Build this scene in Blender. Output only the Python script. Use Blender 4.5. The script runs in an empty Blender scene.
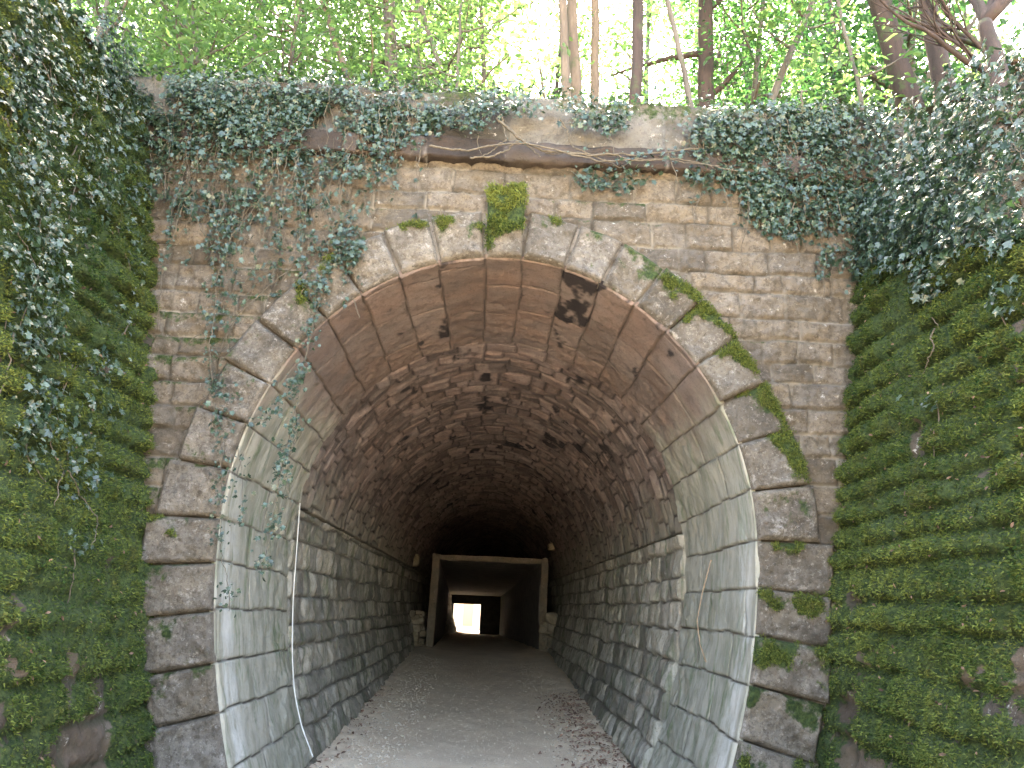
import bpy, math, random
import numpy as np
from mathutils import Vector

random.seed(7)
RNG = np.random.default_rng(11)
S = bpy.context.scene
COL = S.collection

# ------------------------------------------------------------------ camera geometry (shared by the layout)
FPX, DIST, CZ = 780.0, 7.35, 2.05
ROLL, PITCH, YAW = 0.041888, 0.278443, -0.023021


def ray(px, py):
    x, y = px - 512.0, py - 384.0
    c, s = math.cos(ROLL), math.sin(ROLL)
    xp, yp = x * c + y * s, -x * s + y * c
    U = -yp * math.cos(PITCH) + FPX * math.sin(PITCH)
    F = FPX * math.cos(PITCH) + yp * math.sin(PITCH)
    a = -YAW
    return np.array([xp * math.cos(a) + F * math.sin(a), F * math.cos(a) - xp * math.sin(a), U])


ORG = np.array([0, -DIST, CZ])


def at(px, py, y=0.0):
    d = ray(px, py)
    return ORG + d * ((y + DIST) / d[1])


LW = (2.65, .173)
RW = (2.82, .162)


def on_side(px, py, side):
    d = ray(px, py)
    a, b = LW if side < 0 else RW
    # side*(x) = a + b z
    t = (a + b * CZ) / (side * d[0] - b * d[2])
    return ORG + d * t


# ------------------------------------------------------------------ numpy noise
def _h(i, j, k, seed):
    n = (i * 374761393 + j * 668265263 + k * 2147483647 + seed * 1274126177) & 0xFFFFFFFF
    n = ((n ^ (n >> 13)) * 1274126177) & 0xFFFFFFFF
    n = ((n ^ (n >> 16)) * 2246822519) & 0xFFFFFFFF
    return ((n ^ (n >> 15)) & 0xFFFFFF) / float(0xFFFFFF)


def vnoise(P, seed=0):
    P = np.asarray(P, float)
    I = np.floor(P).astype(np.int64)
    f = P - I
    f = f * f * (3 - 2 * f)
    r = 0
    for a in (0, 1):
        for b in (0, 1):
            for c in (0, 1):
                w = (f[:, 0] if a else 1 - f[:, 0]) * (f[:, 1] if b else 1 - f[:, 1]) * (f[:, 2] if c else 1 - f[:, 2])
                r = r + w * _h(I[:, 0] + a, I[:, 1] + b, I[:, 2] + c, seed)
    return r * 2 - 1


def fbm(P, seed=0, o=4, g=.5):
    r, a, t = 0, 1, 0
    P = np.asarray(P, float)
    for k in range(o):
        r = r + a * vnoise(P * 2 ** k + 17.3 * k, seed + k)
        t += a
        a *= g
    return r / t


def sstep(x, a, b):
    t = np.clip((x - a) / (b - a), 0, 1)
    return t * t * (3 - 2 * t)


# ------------------------------------------------------------------ objects
def tag(o, label=None, cat=None, group=None, kind=None):
    for k, v in (('label', label), ('category', cat), ('group', group), ('kind', kind)):
        if v:
            o[k] = v
    return o


def empty(name, loc, label=None, cat=None, group=None):
    o = bpy.data.objects.new(name, None)
    o.location = loc
    o.empty_display_size = .2
    COL.objects.link(o)
    return tag(o, label, cat, group)


def mk(name, V, F, mat, parent=None, attrs=None, smooth=True, world=True):
    """one mesh object from numpy arrays; F = array or list of arrays (n,3)/(n,4)"""
    V = np.asarray(V, np.float32)
    if parent is not None and world:
        V = V - np.array(parent.location, np.float32)
    Fs = F if isinstance(F, list) else [F]
    Fs = [np.asarray(f, np.int32) for f in Fs if len(f)]
    me = bpy.data.meshes.new(name)
    me.vertices.add(len(V))
    me.vertices.foreach_set('co', V.ravel())
    nl = sum(f.size for f in Fs)
    nf = sum(len(f) for f in Fs)
    me.loops.add(nl)
    me.loops.foreach_set('vertex_index', np.concatenate([f.ravel() for f in Fs]))
    me.polygons.add(nf)
    tot = np.concatenate([np.full(len(f), f.shape[1], np.int32) for f in Fs])
    me.polygons.foreach_set('loop_start', np.concatenate([[0], np.cumsum(tot)[:-1]]).astype(np.int32))
    me.polygons.foreach_set('loop_total', tot)
    me.polygons.foreach_set('use_smooth', np.full(nf, smooth))
    for k, a in (attrs or {}).items():
        at_ = me.attributes.new(k, 'FLOAT', 'POINT')
        at_.data.foreach_set('value', np.asarray(a, np.float32))
    me.update(calc_edges=True)
    me.validate()
    me.materials.append(mat)
    o = bpy.data.objects.new(name, me)
    COL.objects.link(o)
    if parent is not None:
        o.parent = parent
    return o


def grid_faces(nu, nv, flip=False, mask=None):
    i, j = np.meshgrid(np.arange(nu - 1), np.arange(nv - 1), indexing='ij')
    a = (i * nv + j).ravel()
    f = np.stack([a, a + nv, a + nv + 1, a + 1], 1)
    if flip:
        f = f[:, ::-1]
    if mask is not None:
        f = f[mask[f].all(1)]
    return f


class MB:
    """collects pieces of one mesh"""

    def __init__(s):
        s.V, s.Q, s.T, s.A, s.n = [], [], [], [], 0

    def add(s, V, Q=(), T=(), a=0.5):
        V = np.asarray(V, float)
        if len(Q):
            s.Q.append(np.asarray(Q) + s.n)
        if len(T):
            s.T.append(np.asarray(T) + s.n)
        s.V.append(V)
        s.A.append(np.full(len(V), a) if np.isscalar(a) else a)
        s.n += len(V)

    def tube(s, pts, rad, seg=7, a=.5, cap=True):
        pts = np.asarray(pts, float)
        n = len(pts)
        rad = np.broadcast_to(np.asarray(rad, float), (n,))
        tan = np.gradient(pts, axis=0)
        tan /= np.linalg.norm(tan, axis=1)[:, None] + 1e-9
        ref = np.array([0.31, .95, 0.05])
        b = np.cross(tan, ref)
        b /= np.linalg.norm(b, axis=1)[:, None] + 1e-9
        c = np.cross(tan, b)
        th = np.linspace(0, 2 * math.pi, seg, endpoint=False)
        V = pts[:, None] + rad[:, None, None] * (np.cos(th)[None, :, None] * b[:, None] + np.sin(th)[None, :, None] * c[:, None])
        V = V.reshape(-1, 3)
        i, j = np.meshgrid(np.arange(n - 1), np.arange(seg), indexing='ij')
        a0 = (i * seg + j).ravel()
        a1 = (i * seg + (j + 1) % seg).ravel()
        Q = np.stack([a0, a1, a1 + seg, a0 + seg], 1)
        T = []
        if cap:
            V = np.concatenate([V, pts[-1:], pts[:1]])
            T = [((n - 1) * seg + k, (n - 1) * seg + (k + 1) % seg, n * seg) for k in range(seg)]
            T += [((k + 1) % seg, k, n * seg + 1) for k in range(seg)]
        s.add(V, Q, T, a)

    def box(s, lo, hi, res=0, noise=0, seed=0, a=.5):
        lo, hi = np.array(lo, float), np.array(hi, float)
        v = np.array([[x, y, z] for x in (0, 1) for y in (0, 1) for z in (0, 1)]) * (hi - lo) + lo
        s.add(v, [(0, 1, 3, 2), (4, 6, 7, 5), (0, 4, 5, 1), (2, 3, 7, 6), (0, 2, 6, 4), (1, 5, 7, 3)], a=a)

    def build(s, name, mat, parent=None, smooth=True):
        F = []
        if s.Q:
            F.append(np.concatenate(s.Q))
        if s.T:
            F.append(np.concatenate(s.T))
        return mk(name, np.concatenate(s.V), F, mat, parent, {'tint': np.concatenate(s.A)}, smooth)


def rough_stone(size, seed, sub=10, amp=.16, power=4):
    """a rough hewn block: superellipsoid cube sphere with noise"""
    n = sub
    V, Q, c = [], [], 0
    lin = np.linspace(-1, 1, n)
    for ax in range(3):
        for sg in (-1, 1):
            a, b = np.meshgrid(lin, lin, indexing='ij')
            P = np.zeros((n * n, 3))
            P[:, ax] = sg
            P[:, (ax + 1) % 3] = a.ravel()
            P[:, (ax + 2) % 3] = b.ravel()
            f = grid_faces(n, n, flip=(sg < 0))
            V.append(P)
            Q.append(f + c)
            c += n * n
    V = np.concatenate(V)
    r = (np.abs(V) ** power).sum(1) ** (1 / power)
    V = V / r[:, None]
    V = V * (1 + amp * fbm(V * 1.3 + seed * 7.1, seed, 4))[:, None]
    return V * np.array(size) / 2, np.concatenate(Q)


# ------------------------------------------------------------------ node helpers
class NT:
    def __init__(s, name):
        s.m = bpy.data.materials.new(name)
        s.m.use_nodes = True
        s.t = s.m.node_tree
        s.t.nodes.clear()
        s.out = s.n('ShaderNodeOutputMaterial')
        s.co = s.n('ShaderNodeTexCoord').outputs['Object']

    def n(s, ty, **kw):
        x = s.t.nodes.new(ty)
        for k, v in kw.items():
            setattr(x, k, v)
        return x

    def link(s, a, b):
        s.t.links.new(a, b)

    def put(s, sock, v):
        if isinstance(v, bpy.types.NodeSocket):
            s.link(v, sock)
        elif v is not None:
            if hasattr(sock.default_value, '__len__') and not hasattr(v, '__len__'):
                v = (v, v, v, 1)
            if hasattr(v, '__len__') and len(v) == 3 and len(sock.default_value) == 4:
                v = tuple(v) + (1,)
            sock.default_value = v

    def noise(s, scale, detail=5, rough=.6, vec=None, stretch=None, dist=0):
        x = s.n('ShaderNodeTexNoise')
        x.inputs['Scale'].default_value = scale
        x.inputs['Detail'].default_value = detail
        x.inputs['Roughness'].default_value = rough
        x.inputs['Distortion'].default_value = dist
        v = vec or s.co
        if stretch:
            mp = s.n('ShaderNodeMapping')
            mp.inputs['Scale'].default_value = stretch
            s.link(v, mp.inputs['Vector'])
            v = mp.outputs[0]
        s.link(v, x.inputs['Vector'])
        return x.outputs['Fac']

    def ramp(s, v, a, b, lo=0., hi=1.):
        x = s.n('ShaderNodeMapRange')
        x.interpolation_type = 'SMOOTHSTEP'
        for i, q in ((0, v), (1, a), (2, b), (3, lo), (4, hi)):
            s.put(x.inputs[i], q)
        return x.outputs[0]

    def math(s, op, a, b=0.5):
        x = s.n('ShaderNodeMath', operation=op)
        s.put(x.inputs[0], a)
        s.put(x.inputs[1], b)
        return x.outputs[0]

    def mix(s, f, a, b, mode='MIX'):
        x = s.n('ShaderNodeMix', data_type='RGBA', blend_type=mode)
        s.put(x.inputs[0], f)
        s.put(x.inputs[6], a)
        s.put(x.inputs[7], b)
        return x.outputs[2]

    def attr(s, name):
        return s.n('ShaderNodeAttribute', attribute_name=name).outputs['Fac']

    def pos(s):
        x = s.n('ShaderNodeSeparateXYZ')
        s.link(s.n('ShaderNodeNewGeometry').outputs['Position'], x.inputs[0])
        return x.outputs

    def bsdf(s, col, rough=.9, bump=None, bstr=.5, bdist=.01, spec=.3):
        b = s.n('ShaderNodeBsdfPrincipled')
        s.put(b.inputs['Base Color'], col)
        s.put(b.inputs['Roughness'], rough)
        b.inputs['Specular IOR Level'].default_value = spec
        if bump is not None:
            x = s.n('ShaderNodeBump')
            x.inputs['Strength'].default_value = bstr
            x.inputs['Distance'].default_value = bdist
            s.put(x.inputs['Height'], bump)
            s.link(x.outputs[0], b.inputs['Normal'])
        s.link(b.outputs[0], s.out.inputs['Surface'])
        return b


MOSS_A, MOSS_B = (.012, .028, .008), (.05, .075, .02)


def stone(name, c1, c2, dark, mortar, lichen=(.5, .49, .45), lich=(.58, .68), stain=(.55, .72), mossy=True, tintamp=.5,
          streak=None, extra=None, mort=1.0, rough=.92, blot=None):
    t = NT(name)
    tint = t.attr('tint')
    c = t.mix(t.ramp(t.noise(3.1, 6), .35, .65), c1, c2)
    c = t.mix(t.ramp(tint, .25, .95), c, t.mix(.5, c, c2))
    # each stone has its own lightness
    v = t.ramp(tint, 0, 1, 1 - tintamp, 1 + tintamp * .6)
    hsv = t.n('ShaderNodeHueSaturation')
    t.put(hsv.inputs['Value'], v)
    t.put(hsv.inputs['Saturation'], t.ramp(t.noise(1.7, 3), .3, .7, .75, 1.15))
    t.put(hsv.inputs['Color'], c)
    c = hsv.outputs[0]
    c = t.mix(t.ramp(t.noise(1.9, 8, .68), stain[0], stain[1], 0, .8), c, dark)
    c = t.mix(t.ramp(t.noise(9, 7, .75), .48, .62, 0, .55), c, t.mix(.6, c, dark))
    lm = t.math('MULTIPLY', t.ramp(t.noise(11, 7, .74), lich[0], lich[1], 0, .8), t.ramp(t.noise(2.6, 4), .4, .6))
    c = t.mix(lm, c, lichen)
    c = t.mix(t.ramp(t.noise(41, 4, .7), .56, .7, 0, .7), c, dark)
    if extra:
        c = extra(t, c)
    c = t.mix(t.math('MULTIPLY', t.attr('joint'), .75), c, dark)
    jm = t.math('MULTIPLY', t.attr('joint'), t.math('MULTIPLY', t.ramp(t.noise(5, 5, .7), .36, .56), t.ramp(t.noise(.8, 3), .40, .56, .08, mort)))
    c = t.mix(jm, c, mortar)
    if blot:
        c = t.mix(t.attr('blot'), c, blot)
    if mossy:
        mc = t.mix(t.ramp(t.noise(30, 5, .7), .35, .68), MOSS_A, MOSS_B)
        mm = t.math('MULTIPLY', t.attr('moss'), 1.0)
        mm = t.ramp(t.math('ADD', mm, t.math('MULTIPLY', t.math('SUBTRACT', t.noise(14, 6, .7), .5), 1.5)), .38, .72)
        c = t.mix(mm, c, mc)
    b = t.math('ADD', t.noise(38, 8, .72), t.math('MULTIPLY', t.noise(150, 4, .7), .35))
    t.bsdf(c, rough, b, 1.0, .028)
    return t.m


def facing_extra(t, c):
    # ochre weathering in soft blotches and long grey run-off streaks
    c = t.mix(t.ramp(t.noise(1.1, 5, .6), .5, .7, 0, .45), c, (.155, .118, .068))
    c = t.mix(t.ramp(t.noise(13, 7, .78), .49, .60, 0, .62), c, (.055, .045, .032))
    c = t.mix(t.ramp(t.noise(17, 7, .78, stretch=(1, 1, 1.8)), .54, .66, 0, .5), c, (.25, .22, .175))
    s = t.noise(2.2, 5, .65, stretch=(2.4, 2.4, .35))
    return t.mix(t.ramp(s, .54, .7, 0, .6), c, (.05, .045, .035))


def arch_extra(t, c):
    c = t.mix(t.ramp(t.noise(15, 8, .8), .50, .60, 0, .62), c, (.05, .042, .032))
    c = t.mix(t.ramp(t.noise(5.5, 7, .75), .53, .66, 0, .7), c, (.055, .045, .028))
    return t.mix(t.ramp(t.noise(21, 7, .8), .55, .64, 0, .6), c, (.29, .275, .245))


def ring_extra(t, c):
    p = t.pos()
    z = p[2]
    wob = t.math('MULTIPLY', t.math('SUBTRACT', t.noise(1.6, 5), .5), 1.5)
    low = t.ramp(t.math('ADD', z, wob), 4.5, 3.5)
    grey = t.mix(t.ramp(t.noise(2.2, 6, .65, stretch=(2, 2, .6)), .4, .66), (.385, .375, .315), (.25, .25, .195))
    c = t.mix(low, c, grey)
    # green algae streaks running down the jambs
    al = t.math('MULTIPLY', t.ramp(t.noise(2.4, 6, .7, stretch=(2.6, 2.6, .4)), .5, .68, 0, .7), low)
    c = t.mix(al, c, (.085, .14, .055))
    # pale band near the arris, low on the jambs
    yb = t.math('ADD', p[1], t.math('MULTIPLY', t.noise(2.1, 4), .25))
    band = t.math('MULTIPLY', t.ramp(yb, .16, .28), t.ramp(yb, .62, .42))
    band = t.math('MULTIPLY', band, t.ramp(z, 3.4, 2.2))
    band = t.math('MULTIPLY', band, t.ramp(t.noise(5, 6, .7, stretch=(1, 1, .3)), .35, .62, .05, .65))
    return t.mix(band, c, (.66, .67, .64))


def vault_extra(t, c):
    s = t.noise(4.2, 6, .7, stretch=(1, .35, 1))
    c = t.mix(t.ramp(s, .5, .66, 0, .65), c, (.33, .265, .24))
    p = t.pos()
    low = t.ramp(t.math('ADD', p[2], t.math('MULTIPLY', t.math('SUBTRACT', t.noise(1.3, 4), .5), 1.6)), 4.1, 3.0)
    c = t.mix(t.math('MULTIPLY', low, .6), c, (.30, .295, .23))
    return c


def wall2_extra(t, c):
    al = t.ramp(t.noise(2.6, 6, .7, stretch=(2.6, 2.6, .3)), .47, .66, 0, .75)
    return t.mix(al, c, (.09, .125, .06))


M = {}
M['facing'] = stone('facing stone', (.178, .152, .118), (.122, .103, .081), (.035, .030, .022), (.23, .21, .175), extra=facing_extra, tintamp=.38)
M['voussoir'] = stone('arch stone', (.185, .165, .135), (.115, .10, .08), (.035, .030, .024), (.25, .23, .2), lichen=(.33, .315, .285), lich=(.52, .66), tintamp=.38, extra=arch_extra)
M['mortar'] = stone('lime mortar', (.30, .29, .265), (.19, .175, .15), (.06, .05, .04), (.045, .038, .03), mossy=False, stain=(.5, .64))
M['cornice'] = stone('cornice stone', (.07, .053, .044), (.048, .039, .032), (.05, .04, .035), (.2, .18, .16), lich=(.66, .8))
M['parapet'] = stone('parapet render', (.165, .155, .135), (.10, .092, .076), (.032, .028, .022), (.14, .14, .13))
M['ring'] = stone('soffit stone', (.245, .18, .152), (.20, .155, .135), (.065, .052, .045), (.12, .10, .085), extra=ring_extra, mossy=False, tintamp=.22,
                  lich=(.66, .8), stain=(.62, .8), blot=(.028, .024, .026))
M['vault'] = stone('vault stone', (.285, .215, .19), (.205, .162, .148), (.062, .05, .049), (.06, .05, .045), extra=vault_extra, mossy=False, tintamp=.45,
                   lich=(.6, .75), blot=(.026, .022, .024), stain=(.58, .76))
M['side'] = stone('side wall stone', (.45, .415, .345), (.34, .315, .26), (.12, .108, .09), (.13, .115, .095), extra=wall2_extra, mossy=False, tintamp=.45, mort=.8)
M['bank_stone'] = stone('retaining wall stone', (.13, .10, .078), (.08, .064, .045), (.06, .05, .035), (.05, .05, .03), tintamp=.4)
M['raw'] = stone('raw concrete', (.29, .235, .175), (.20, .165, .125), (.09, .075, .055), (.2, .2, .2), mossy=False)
M['rubble'] = stone('rubble stone', (.42, .35, .25), (.3, .245, .175), (.08, .065, .045), (.2, .2, .2), mossy=False)


def simple(name, c1, c2, sc=8, rough=.9, bs=.5, bd=.01, c3=None, sc3=40, th=(.55, .7), bsc=60):
    t = NT(name)
    c = t.mix(t.ramp(t.noise(sc, 6), .35, .65), c1, c2)
    if c3:
        c = t.mix(t.ramp(t.noise(sc3, 5, .7), th[0], th[1]), c, c3)
    t.bsdf(c, rough, t.noise(bsc, 7, .7), bs, bd)
    return t.m


M['concrete'] = simple('concrete', (.23, .215, .195), (.16, .15, .14), 3, c3=(.10, .095, .09), sc3=6)
M['shaded'] = simple('sooty concrete', (.05, .046, .042), (.03, .028, .026), 3)  # darker copy of the concrete: the end wall's shade put into its colour
M['path'] = simple('compacted grit', (.75, .63, .485), (.64, .53, .405), 1.3, bs=.9, bd=.014, c3=(.34, .30, .25), sc3=75, th=(.56, .66), bsc=95)
M['pebble'] = None
M['soil'] = simple('woodland soil', (.038, .028, .018), (.026, .024, .012), 5, c3=(.065, .046, .028), sc3=30)
M['ground'] = simple('field ground', (.06, .075, .03), (.09, .08, .04), .4)
M['pale'] = simple('sunlit render', (.78, .74, .68), (.7, .66, .6), 2)
M['beige'] = simple('beige panel', (.55, .40, .28), (.5, .37, .27), 2)
M['cable'] = simple('pale cable', (.6, .6, .57), (.5, .5, .47), 9, rough=.6, bs=.1)
M['twig'] = simple('dry stem', (.30, .22, .15), (.2, .14, .09), 20)
M['vine'] = simple('vine bark', (.115, .10, .075), (.07, .06, .045), 25)


def tinted(name, c1, c2, rough=.9, var=.45, bump=True):
    t = NT(name)
    c = t.mix(t.attr('tint'), c1, c2)
    t.bsdf(c, rough, t.noise(60, 4) if bump else None, .4, .005)
    return t.m


M['pebble'] = tinted('gravel stones', (.36, .31, .25), (.66, .585, .49))
M['path_litter'] = tinted('path leaves', (.10, .055, .04), (.34, .215, .16), bump=False)
M['litter'] = tinted('dead leaves', (.055, .033, .022), (.19, .125, .08), bump=False)


def leafmat(name, c1, c2, tr1, tr2, rough=.5, trans=.45, spec=.4, patch=None):
    t = NT(name)
    a = t.attr('tint')
    c = t.mix(a, c1, c2)
    if patch:
        c = t.mix(t.ramp(t.noise(3.4, 8, .75), .52, .66, 0, .5), c, patch[0])
        c = t.mix(t.ramp(t.noise(9, 8, .8), .57, .68, 0, .6), c, patch[1])
    b = t.n('ShaderNodeBsdfPrincipled')
    t.put(b.inputs['Base Color'], c)
    t.put(b.inputs['Roughness'], rough)
    b.inputs['Specular IOR Level'].default_value = spec
    tr = t.n('ShaderNodeBsdfTranslucent')
    t.put(tr.inputs['Color'], t.mix(a, tr1, tr2))
    mx = t.n('ShaderNodeMixShader')
    mx.inputs[0].default_value = trans
    t.link(b.outputs[0], mx.inputs[1])
    t.link(tr.outputs[0], mx.inputs[2])
    t.link(mx.outputs[0], t.out.inputs['Surface'])
    return t.m


M['ivy'] = leafmat('ivy leaf', (.009, .027, .018), (.044, .08, .05), (.02, .06, .02), (.045, .11, .03), .36, .12, .6)
M['leaf'] = leafmat('spring leaf', (.05, .105, .035), (.085, .15, .05), (.075, .18, .045), (.165, .28, .085), .5, .45)
M['leaf_dark'] = leafmat('wood leaf', (.02, .06, .028), (.05, .11, .04), (.03, .12, .03), (.08, .2, .05), .5, .4)
M['moss'] = leafmat('moss tuft', (.013, .037, .011), (.14, .172, .044), (.02, .06, .012), (.10, .135, .025), .9, .2, .1, patch=((.085, .075, .03), (.13, .12, .06)))


def bark(name, c1, c2):
    t = NT(name)
    c = t.mix(t.ramp(t.noise(7, 6, .7, stretch=(1, 1, .2)), .35, .65), c1, c2)
    c = t.mix(t.ramp(t.noise(4, 5), .55, .68, 0, .6), c, (.05, .075, .03))
    t.bsdf(c, .9, t.noise(18, 7, .7, stretch=(1, 1, .15)), .9, .02)
    return t.m


M['bark_tan'] = bark('tan bark', (.16, .125, .095), (.105, .082, .064))
M['bark_dark'] = bark('dark bark', (.055, .038, .032), (.032, .024, .021))
M['bark_grey'] = bark('grey bark', (.12, .105, .09), (.07, .062, .052))

# ------------------------------------------------------------------ masonry height fields
SOFF = 0


def courses(lo, hi, h, rng, jit=.18):
    b = [lo]
    while b[-1] < hi:
        b.append(b[-1] + h * (1 + rng.uniform(-jit, jit)))
    return np.array(b)


def layout(u, v, vb, length, rng, wob=.018, jit=.35, wsc=1.1, seed=0):
    """brick layout: (u along the course, v across).  Returns id rand, distance to joint, local a,b"""
    P = np.stack([u * wsc, v * wsc, np.full_like(u, seed * 3.7)], 1)
    v = v + wob * fbm(P, seed + 31, 3) * 1.6
    u = u + wob * fbm(P * 1.7 + 9, seed + 57, 3) * 1.6
    c = np.clip(np.searchsorted(vb, v) - 1, 0, len(vb) - 2)
    dv = np.minimum(v - vb[c], vb[c + 1] - v)
    b = (v - vb[c]) / (vb[c + 1] - vb[c]) * 2 - 1
    du = np.zeros_like(u)
    a = np.zeros_like(u)
    rid = np.zeros_like(u)
    off = np.zeros_like(u)
    umin, umax = u.min(), u.max()
    for k in np.unique(c):
        m = c == k
        j = [umin - rng.uniform(.1, 1) * length - .05]
        while j[-1] < umax + .05:
            j.append(j[-1] + length * (1 + rng.uniform(-jit, jit)))
        j = np.array(j)
        q = np.clip(np.searchsorted(j, u[m]) - 1, 0, len(j) - 2)
        du[m] = np.minimum(u[m] - j[q], j[q + 1] - u[m])
        a[m] = (u[m] - j[q]) / (j[q + 1] - j[q]) * 2 - 1
        R = rng.uniform(0, 1, len(j))
        O = rng.uniform(0, 1, len(j))
        rid[m] = R[q]
        off[m] = O[q]
    return rid, off, np.minimum(du, dv), a, b


def rock_height(P, rid, off, d, a, b, joint=.02, jw=.03, bulge=.03, offs=.02, rough=.02, rsc=7, seed=0, tilt=.02):
    jn = sstep(d, 0.002, jw)
    h = -joint * (1 - jn)
    h = h + jn * (bulge * np.clip((1 - a ** 4) * (1 - b ** 4), 0, 1) ** .7 * (.4 + .6 * rid) + offs * (off - .5) + tilt * (rid - .5) * b + tilt * (off - .5) * a)
    h = h + rough * fbm(P * rsc, seed + 5, 5, .55) * (.35 + .65 * jn)
    return h, 1 - sstep(d, .004, jw * .8)


# ------------------------------------------------------------------ tunnel profile
AX, BZ, ZS, KB = 2.47, 2.71, 2.75, .081


def make_profile(n=1200, zlow=-.35):
    zl = np.linspace(zlow, ZS, n)
    xl = -(AX - KB * (ZS - zl) ** 2)
    th = np.linspace(math.pi, 0, 2 * n)[1:-1]
    X = np.concatenate([xl, AX * np.cos(th), -xl[::-1]])
    Z = np.concatenate([zl, ZS + BZ * np.sin(th), zl[::-1]])
    s = np.concatenate([[0], np.cumsum(np.hypot(np.diff(X), np.diff(Z)))])
    return s, X + .03, Z


PS, PX, PZ = make_profile()
TX, TZ = np.gradient(PX, PS), np.gradient(PZ, PS)
STOT = PS[-1]


def prof(s):
    x, z = np.interp(s, PS, PX), np.interp(s, PS, PZ)
    tx, tz = np.interp(s, PS, TX), np.interp(s, PS, TZ)
    l = np.hypot(tx, tz)
    return x, z, -tz / l, tx / l      # outward normal (-tz, tx): left side -> -x


def s_at_z(z, side):
    n = len(PS) // 2
    if side < 0:
        return float(np.interp(z, PZ[:n], PS[:n]))
    return float(np.interp(z, PZ[n:][::-1], PS[n:][::-1]))


def tunnel_part(name, mat, parent, s0, s1, ys, ds, vb, length, seed, inset=0., tuck='', cap=False, rings=None, wob=.018, **kw):
    """stone lining between s0..s1; blocks run along the tunnel ('y') with courses across s"""
    ss = np.arange(s0, s1 + ds * .5, ds)
    ss[-1] = s1
    sg, yg = np.meshgrid(ss, ys, indexing='ij')
    s, y = sg.ravel(), yg.ravel()
    rng = np.random.default_rng(seed)
    if rings is None:
        rid, off, d, a, b = layout(y, s, vb, length, rng, wob=wob, seed=seed)
    else:
        rid, off, d, b, a = layout(s, y, rings, length, rng, wob=wob, jit=.45, seed=seed)
    x, z, nx, nz = prof(s)
    P = np.stack([x, y, z], 1)
    if isinstance(kw.get('rough'), str):
        kw['rough'] = .016 + .034 * sstep(y, .5, 2.6)
    h, jm = rock_height(P, rid, off, d, a, b, seed=seed, **kw)
    h = h + inset
    if tuck:
        ea = np.minimum(s - s0, s1 - s) if tuck == 'all' else np.full_like(s, 9.)
        ea = np.minimum(ea, y - ys[0])
        h = np.where(ea < 1e-6, -.30, h)
    if cap:
        e = sstep(y, ys[0], ys[0] + .02)
        h = np.where(y <= ys[0] + 1e-6, -.05, h * e + .0)
    V = np.stack([x - nx * h, y, z - nz * h], 1)
    fq = 3.2 if cap else 1.6
    bl = fbm(P * np.array([1., .6, 1.]) * fq + seed, seed + 77, 4)
    bl2 = fbm(P * np.array([6, 3.5, 6]) + seed, seed + 78, 4)
    top = sstep(z, 3.9, 4.7)
    # black damp patches sit on the crown, from stone to stone
    blot = sstep(bl * .6 + bl2 * .5 + .5 * (rid - .5), .31 if cap else .28, .45 if cap else .42) * top
    return mk(name, V, grid_faces(len(ss), len(ys), flip=True), mat, parent, {'tint': rid, 'joint': jm, 'moss': np.zeros(len(V)), 'blot': blot})


# ------------------------------------------------------------------ PORTAL
portal = empty('tunnel_portal', (0, 0, 0), 'weathered beige stone tunnel portal with horseshoe arch of rough grey voussoirs and mossy keystone', 'tunnel portal')


def inside(x, z, off):
    up = ((x - .03) / (AX + off)) ** 2 + ((z - ZS) / (BZ + off)) ** 2 < 1
    lo = np.abs(x - .03) < (AX - KB * (ZS - z) ** 2) + off
    return np.where(z > ZS, up, lo)


# facing wall
rng = np.random.default_rng(5)
fx = np.arange(-4.3, 4.75, .016)
fz = np.arange(-.3, 6.58, .016)
gx, gz = np.meshgrid(fx, fz, indexing='ij')
x, z = gx.ravel(), gz.ravel()
vb = courses(-.4, 6.7, .245, rng, .2)
rid, off, d, a, b = layout(x, z, vb, .47, rng, wob=.02, jit=.5, wsc=1.6, seed=3)
P = np.stack([x, np.zeros_like(x), z], 1)
h, jm = rock_height(P, rid, off, d, a, b, joint=.026, jw=.026, bulge=.022, offs=.03, rough=.05, rsc=7, seed=3, tilt=.03)
h = h + .012 * fbm(P * 26, 8, 3) - .02 * np.abs(fbm(P * 4.3, 18, 3))
mossm = sstep(fbm(P * 1.3, 90, 4) + .35 * b * (b < .9) + .3 * sstep(-x, 1.8, 3) * sstep(z, 5., 4.2), .40, .72) * .6
mk('facing_wall', np.stack([x, -h, z], 1), grid_faces(len(fx), len(fz), mask=~inside(x, z, .28)), M['facing'], portal,
   {'tint': rid, 'joint': jm, 'moss': mossm})

# mortar bed behind the voussoirs
ss = np.linspace(0, STOT, 420)
px_, pz_, nx_, nz_ = prof(ss)
offs_ = np.linspace(.02, .50, 12)
V = np.stack([np.stack([px_ + nx_ * o, np.full_like(px_, -.022), pz_ + nz_ * o], 1) for o in offs_], 1)
V[:, :, 1] -= .02 * fbm(V.reshape(-1, 3) * 6, 4, 3).reshape(V.shape[:2])
mk('mortar_bed', V.reshape(-1, 3), grid_faces(420, 12, flip=True), M['mortar'], portal,
   {'tint': np.full(420 * 12, .5), 'joint': np.repeat(sstep(np.abs(ss - np.interp(0.03, PX[(PZ > 3)], PS[(PZ > 3)])), 1.1, 1.9), 12), 'moss': np.zeros(420 * 12)})

# voussoirs
kw_s = .40
sc = np.interp(0.03, PX[(PZ > 3)], PS[(PZ > 3)])
edges = [sc - .19, sc + .19]
rng = np.random.default_rng(17)
while edges[0] > .1:
    edges.insert(0, edges[0] - rng.uniform(.40, .47))
while edges[-1] < STOT - .1:
    edges.append(edges[-1] + rng.uniform(.40, .47))
MOSSY = MB()


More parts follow.
